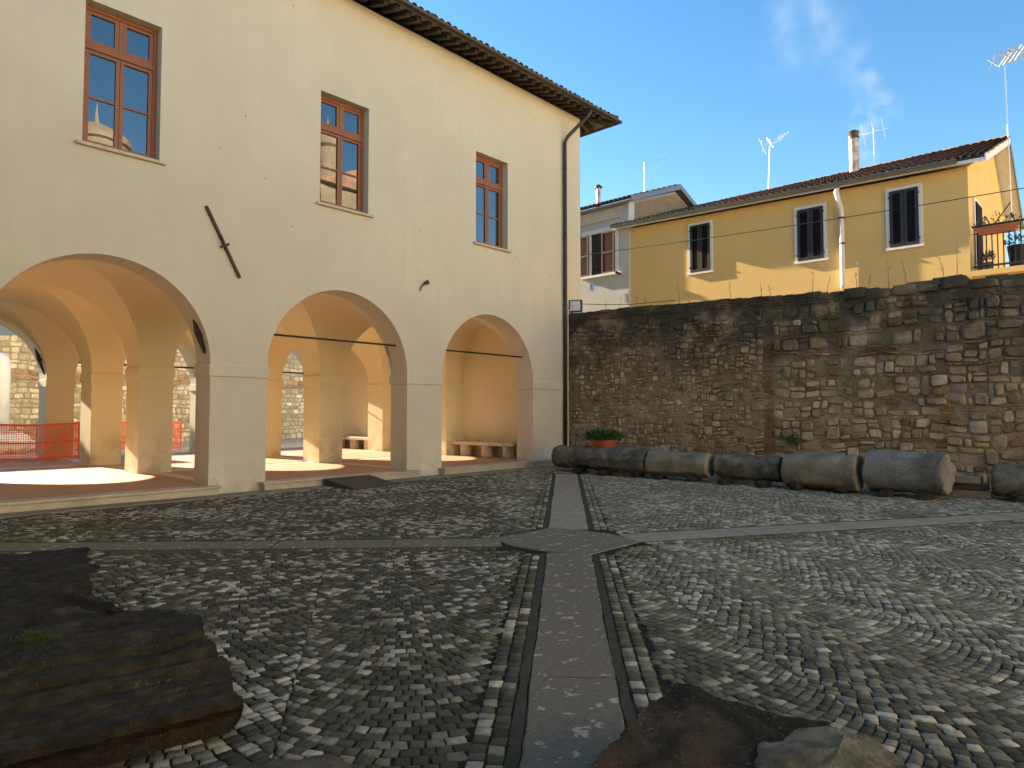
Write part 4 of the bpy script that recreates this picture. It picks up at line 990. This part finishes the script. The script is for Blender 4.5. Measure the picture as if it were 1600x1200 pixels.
MB().bar((GX-.1, 14.5, 6.85), (GX-.55, 14.4, 6.85), .05, .08).build('drying_bracket', iron, gw)
# overhead cable
A, B = Vector((20.6, 18.5, 7.62)), Vector((18.6, -6., 6.4)); pts = []
for i in range(30):
    t = i/29; p = A.lerp(B, t); p.z += -.25*4*t*(1-t)+.12; pts.append(p)
tag(MB().tube(pts, .011, 5).build('overhead_cable', black_plastic), 'thin black cable strung across in front of the yellow house', 'cable')
# floodlight at the corner
fc = np.array([16.98, 13.0, 4.92]); fl = root('floodlight', (16.95, 13.15, 4.7)); tag(fl, 'square black framed floodlight at the corner above the rubble wall', 'floodlight')
ang = R_(28)
def orient(V, c, yaw):
    cs, sn = math.cos(yaw), math.sin(yaw); return [(c[0]+x*cs-y*sn, c[1]+x*sn+y*cs, c[2]+z) for x, y, z in V]
face_yaw = YAW-math.pi/2-R_(20)
m = MB().cbox(-.2, .2, -.02, .12, -.19, .19, .015); m.cbox(-.15, .15, .12, .2, -.14, .14, .01)
mk('housing', orient(m.V, fc, face_yaw), m.F, black_plastic, fl)
m = MB().box(-.165, .165, -.028, -.02, -.155, .155); mk('glass', orient(m.V, fc, face_yaw), m.F, lamp_glass, fl)
m = MB().box(-.05, .05, -.033, -.029, -.10, .10).box(-.165, .165, -.034, -.029, -.10, -.085); mk('reflector', orient(m.V, fc, face_yaw), m.F, alum, fl)
MB().tube([fc+np.array([-.05, .1, -.2]), fc+np.array([0, .1, -.27]), (17.05, 13.15, 4.62)], .02, 6).build('bracket', iron, fl)
tag(MB().tube([(17.05, 12.9, 4.98), (17.05, 12., 4.86), (17.0, 11., 4.75), (17.0, 9.5, 4.70)], .01, 5).build('lamp_cable', black_plastic), 'thin cable from the floodlight along the wall top', 'cable')
# dry weeds standing on the wall top
for i, (px, h_) in enumerate(((947, .35), (968, .45), (995, .4), (1008, .35), (1062, .7), (1078, .35), (1142, .5), (1190, .45), (1205, .35), (1270, .6), (1292, .4), (1340, .5), (1358, .4), (1389, .75), (1418, .75), (1477, .6), (1497, .9))):
    y = onx(px, 470, 17.1)[1]; z = topz(y)-.05; lx = random.uniform(-.12, .12); h_ *= 1.0
    m = MB().tube([(17.1, y, z), (17.1, y+lx*.3, z+h_*.5), (17.1+.02, y+lx, z+h_)], [.008, .006, .003], 5)
    for k in range(3):
        t = random.uniform(.4, 1.); m.tube([(17.1, y+lx*t*t, z+h_*t), (17.1+random.uniform(-.06, .06), y+lx*t*t+random.uniform(-.08, .08), z+h_*t+.08)], .004, 4)
    tag(m.build('dry_weed', dry), 'thin dry weed stem growing from the top of the rubble wall', 'weed', 'dry weeds on the wall top')
wpl = root('wall_plant', (16.85, 6.25, .7)); tuft('foliage', wpl, (16.78, 6.25, .75), .06, .16, .35, 260, .05, leaf, 8); tag(wpl, 'small pale green plant growing at the foot of the rubble wall', 'plant')

# ================================================================== REAR YARD seen through the arches
rw = root('rear_wall_rubble', (8, 38, 0)); tag(rw, 'sunlit pale rubble wall with a brick band across the rear yard', 'wall')
MB().box(-12, 40, 37.5, 38.1, -.2, 5.0).build('core', material('rear_mortar', (.42, .36, .27), .95, var=(.3, .25, .18), vscale=4, bump=.03, bscale=14), rw)
stones = []; rear_stone = material('rear_stone', (.4, .35, .27), .95, var=(.3, .25, .17), vscale=8, bump=.015, bscale=25, attr='tint')
def rstone(x0, x1, z0, z1):
    k = len(stones); stone(x0, x1, z0, z1, scol('pale')*random.uniform(.9, 1.5) if not (3.0 < z0 < 3.3) else scol('brick')*1.4, random.uniform(.02, .06), .015, .4, 8, wrp=True, face=0)
    for s in stones[k:]: s[1][:] = [(a[1], 37.5+a[0], a[2]) for a in s[1]]
z = 0.
while z < 4.9:
    h = random.uniform(.16, .34) if not 2.95 < z < 3.25 else .08; x = -2.
    while x < 27: w_ = random.uniform(.2, .55); rstone(x, x+w_, z, z+h); x += w_
    z += h
V = []; Fc = []; T_ = []
for sz, v_, f_, tc in stones:
    b = len(V); V += v_; Fc += [tuple(i+b for i in f) for f in f_]; T_ += [tc]*len(v_)
tag(fix_normals(mk('small_stones', V, Fc, rear_stone, rw, tint=np.array(T_), smooth=True, sharp=38)), kind='stuff')
bh = hroot('rear_house', (12, 62, 0), 'pale building rising beyond the rear yard wall')
MB().box(-30, 45, 60, 70, -.3, 15).build('wall', cream2, bh)
wh = hroot('rear_side_house', (-3, 45, 0), 'cream building at the left end of the rear yard')
MB().box(-8, 6.2, 44, 54, -.3, 10.).build('wall', cream2, wh)
tag(MB().tube([(6.26, 34, .0), (6.26, 34, 3.2), (6.26, 34.06, 3.5), (6.26, 34.25, 3.72), (6.26, 34.6, 3.8)], [.3, .3, .3, .3, .3], 14).build('debris_chute', tarp, smooth=True), 'thick white plastic pipe standing in the rear yard', 'pipe')
def net(name, x0, x1, y, label):
    r_ = root(name, ((x0+x1)/2, y, FZ)); tag(r_, label, 'net'); z0 = .2; H = 1.02; m = MB(); sag = lambda x: .03*math.sin(x*2.1)
    x = x0
    def Y(x, z): return y+.05*math.sin(x*1.7)+.03*math.sin(x*4.1+z*2)
    nx = int((x1-x0)/.058); nz_ = 19
    for i in range(nx+1):
        x = x0+(x1-x0)*i/nx
        for k in range(4): za, zb = z0+H*k/4, z0+H*(k+1)/4; m.quad((x-.008, Y(x, za), za+sag(x)), (x+.008, Y(x, za), za+sag(x)), (x+.008, Y(x, zb), zb+sag(x)), (x-.008, Y(x, zb), zb+sag(x)))
    for k in range(nz_+1):
        z = z0+H*k/nz_; hh = .028 if k in (0, nz_//2, nz_) else .009; n_ = int((x1-x0)/.25)
        for i in range(n_):
            xa, xb = x0+(x1-x0)*i/n_, x0+(x1-x0)*(i+1)/n_
            m.quad((xa, Y(xa, z)-.003, z-hh+sag(xa)), (xb, Y(xb, z)-.003, z-hh+sag(xb)), (xb, Y(xb, z)-.003, z+hh+sag(xb)), (xa, Y(xa, z)-.003, z+hh+sag(xa)))
    tag(m.build('mesh', net_mat, r_), kind='stuff')
    n_ = max(2, int((x1-x0)/1.9))
    for i in range(n_+1):
        x = x0+(x1-x0)*i/n_; MB().tube([(x, y+.06, .0), (x, y+.06, 1.32)], .012, 6).build('post', iron, r_)
net('safety_net', 2.3, 6.55, 24.55, 'orange plastic safety net strung across the left passage in front of a pier')
net('safety_net', 6.3, 11.2, 28.5, 'orange plastic safety net standing out in the sunny rear yard')
for i, (x, y, l, w_, h_, a) in enumerate(((3.6, 29.5, 2.2, 1.6, .7, .3), (5.4, 31, 2.4, 1.5, .8, -.2), (7.5, 32.5, 1.6, 1.2, .5, .5))):
    rock('tarp_heap', (x, y, 0), (l, w_, h_), tarp, ['white plastic sheeting heaped behind the orange net', 'broad heap under pale grey tarpaulin in the rear yard', 'low bundle of white sheeting in the rear yard'][i], 'tarpaulin', seed=31+i*5, amp=.22, rot=a, sq=2.6)
for i in range(7):
    x = 12.6+random.uniform(-.3, .5); m = MB().bar((x, 30.5+i*.12, .08+i*.07), (x+random.uniform(.9, 1.5), 31+i*.12, .35+i*.1), .18, .03)
    tag(m.build('plank', plank_mat), 'grey board in the slanting pile of planks in the rear yard', 'plank', 'pile of planks in the rear yard')

# ================================================================== church across the court, partly mirrored in the panes; unseen wing added for shade
ch = tag(root('church', (18, -26, 0)), 'sunlit church with a small domed lantern opposite the cream building', 'church')
MB().box(-40, 60, -30, -20, -.3, 14.).build('wall', sunny, ch)  # too low for the panes; enlarged and toned to bounce warm light
MB().box(29.5, 38, -33, -21.5, 14., 20.3).build('transept', aged, ch)
def lathe(name, c, prf, mat, n=20):
    V = []
    for r, z in prf: V += [(c[0]+r*math.cos(2*math.pi*k/n), c[1]+r*math.sin(2*math.pi*k/n), z) for k in range(n)]
    return mk(name, V, [(i*n+k, i*n+(k+1) % n, (i+1)*n+(k+1) % n, (i+1)*n+k) for i in range(len(prf)-1) for k in range(n)], mat, ch, smooth=True, sharp=35)
lathe('lantern', (31.6, -24.), [(2.0, 20.3), (1.7, 21.2), (.95, 21.9), (.9, 24.2), (1.15, 24.4), (1.1, 24.7), (.7, 25.4), (.25, 25.8), (.08, 26.6), (.0, 27.4)], aged)
lathe('dome', (14.4, -25.), [(1.9, 14.), (1.9, 19.7), (2.1, 19.8), (2.1, 20.1), (1.6, 20.6), (.9, 21.0), (.2, 21.3), (.1, 22.0), (0, 22.9)], aged)
wing = tag(root('shade_wing', (-5, -4, 0)), 'plain plastered unseen wing added to shade the near court', 'building')  # never in view, added to block sky light over the foreground
MB().box(-9, -1.7, -19.5, 12.4, -.3, 8.6).build('wall', plaster, wing)
MB().add([(-9.4, -19.8, 8.6), (-1.2, -19.8, 8.6), (-1.2, 12.4, 8.6), (-9.4, 12.4, 8.6), (-5.3, -19.8, 10.), (-5.3, 12.4, 10.)], [(0, 3, 2, 1), (0, 4, 5, 3), (1, 2, 5, 4), (3, 5, 2), (0, 1, 4)]).build('roof', tile_mat, wing)
MB().add([(29, -33.5, 20.3), (39, -33.5, 20.3), (39, -21., 20.3), (29, -21., 20.3), (34, -33.5, 22.6), (34, -21., 22.6)], [(0, 1, 2, 3), (0, 4, 5, 3), (1, 2, 5, 4), (3, 5, 2), (0, 1, 4)]).build('roof', tile_mat2, ch)
# ================================================================== smoke drifting from the flue
sm = bpy.data.materials.new('smoke'); sm.use_nodes = True; nt = sm.node_tree; N_ = nt.nodes; L_ = nt.links
N_.remove(N_['Principled BSDF']); pv = N_.new('ShaderNodeVolumePrincipled'); pv.inputs['Color'].default_value = (.95, .95, .95, 1); pv.inputs['Anisotropy'].default_value = .3
L_.new(pv.outputs[0], N_['Material Output'].inputs['Volume'])
tc = N_.new('ShaderNodeTexCoord'); vl = N_.new('ShaderNodeVectorMath'); vl.operation = 'LENGTH'; L_.new(tc.outputs['Object'], vl.inputs[0])
mr = N_.new('ShaderNodeMapRange'); mr.inputs[1].default_value = 1.; mr.inputs[2].default_value = .1; L_.new(vl.outputs['Value'], mr.inputs[0])
gp_ = N_.new('ShaderNodeNewGeometry'); tn = N_.new('ShaderNodeTexNoise'); tn.inputs['Scale'].default_value = 1.3; tn.inputs['Detail'].default_value = 7; L_.new(gp_.outputs['Position'], tn.inputs['Vector'])
m2 = N_.new('ShaderNodeMapRange'); m2.inputs[1].default_value = .42; m2.inputs[2].default_value = .75; L_.new(tn.outputs['Fac'], m2.inputs[0])
mu = N_.new('ShaderNodeMath'); mu.operation = 'MULTIPLY'; L_.new(mr.outputs[0], mu.inputs[0]); L_.new(m2.outputs[0], mu.inputs[1])
mv = N_.new('ShaderNodeMath'); mv.operation = 'MULTIPLY'; L_.new(mu.outputs[0], mv.inputs[0]); mv.inputs[1].default_value = 1.
oi = N_.new('ShaderNodeObjectInfo'); L_.new(oi.outputs['Alpha'], mv.inputs[1]); L_.new(mv.outputs[0], pv.inputs['Density'])
smk = root('smoke', tuple(onx(1335, 206, 25.2))); tag(smk, kind='stuff')
pme = None
for px, py, rx, rz, den in ((1345, 195, .5, .8, .5), (1353, 238, .6, .9, .4), (1384, 165, .8, .9, .7), (1352, 184, .6, .7, .5), (1365, 135, .9, 1.1, .2), (1335, 105, 1.1, 1.4, .12), (1300, 70, 1.4, 1.9, .06), (1255, 40, 1.7, 2.4, .05), (1265, 0, 1.9, 2.4, .045), (1225, 70, 1.3, 2.0, .035)):
    c_ = onx(px, py, 25.6)
    if pme is None:
        V = []; Fc = []
        for i in range(9):
            t = -math.pi/2+math.pi*i/8; V += [(math.cos(t)*math.cos(2*math.pi*k/14), math.cos(t)*math.sin(2*math.pi*k/14), math.sin(t)) for k in range(14)]
        Fc = [(i*14+k, i*14+(k+1) % 14, (i+1)*14+(k+1) % 14, (i+1)*14+k) for i in range(8) for k in range(14)]
        pme = bpy.data.meshes.new('puff'); pme.from_pydata(V, [], Fc); pme.materials.append(sm)
    o = bpy.data.objects.new('puff', pme); col.objects.link(o); o.parent = smk; o.location = c_-WL[smk.name]; o.scale = (rx, rx, rz); o.color = (1, 1, 1, den)
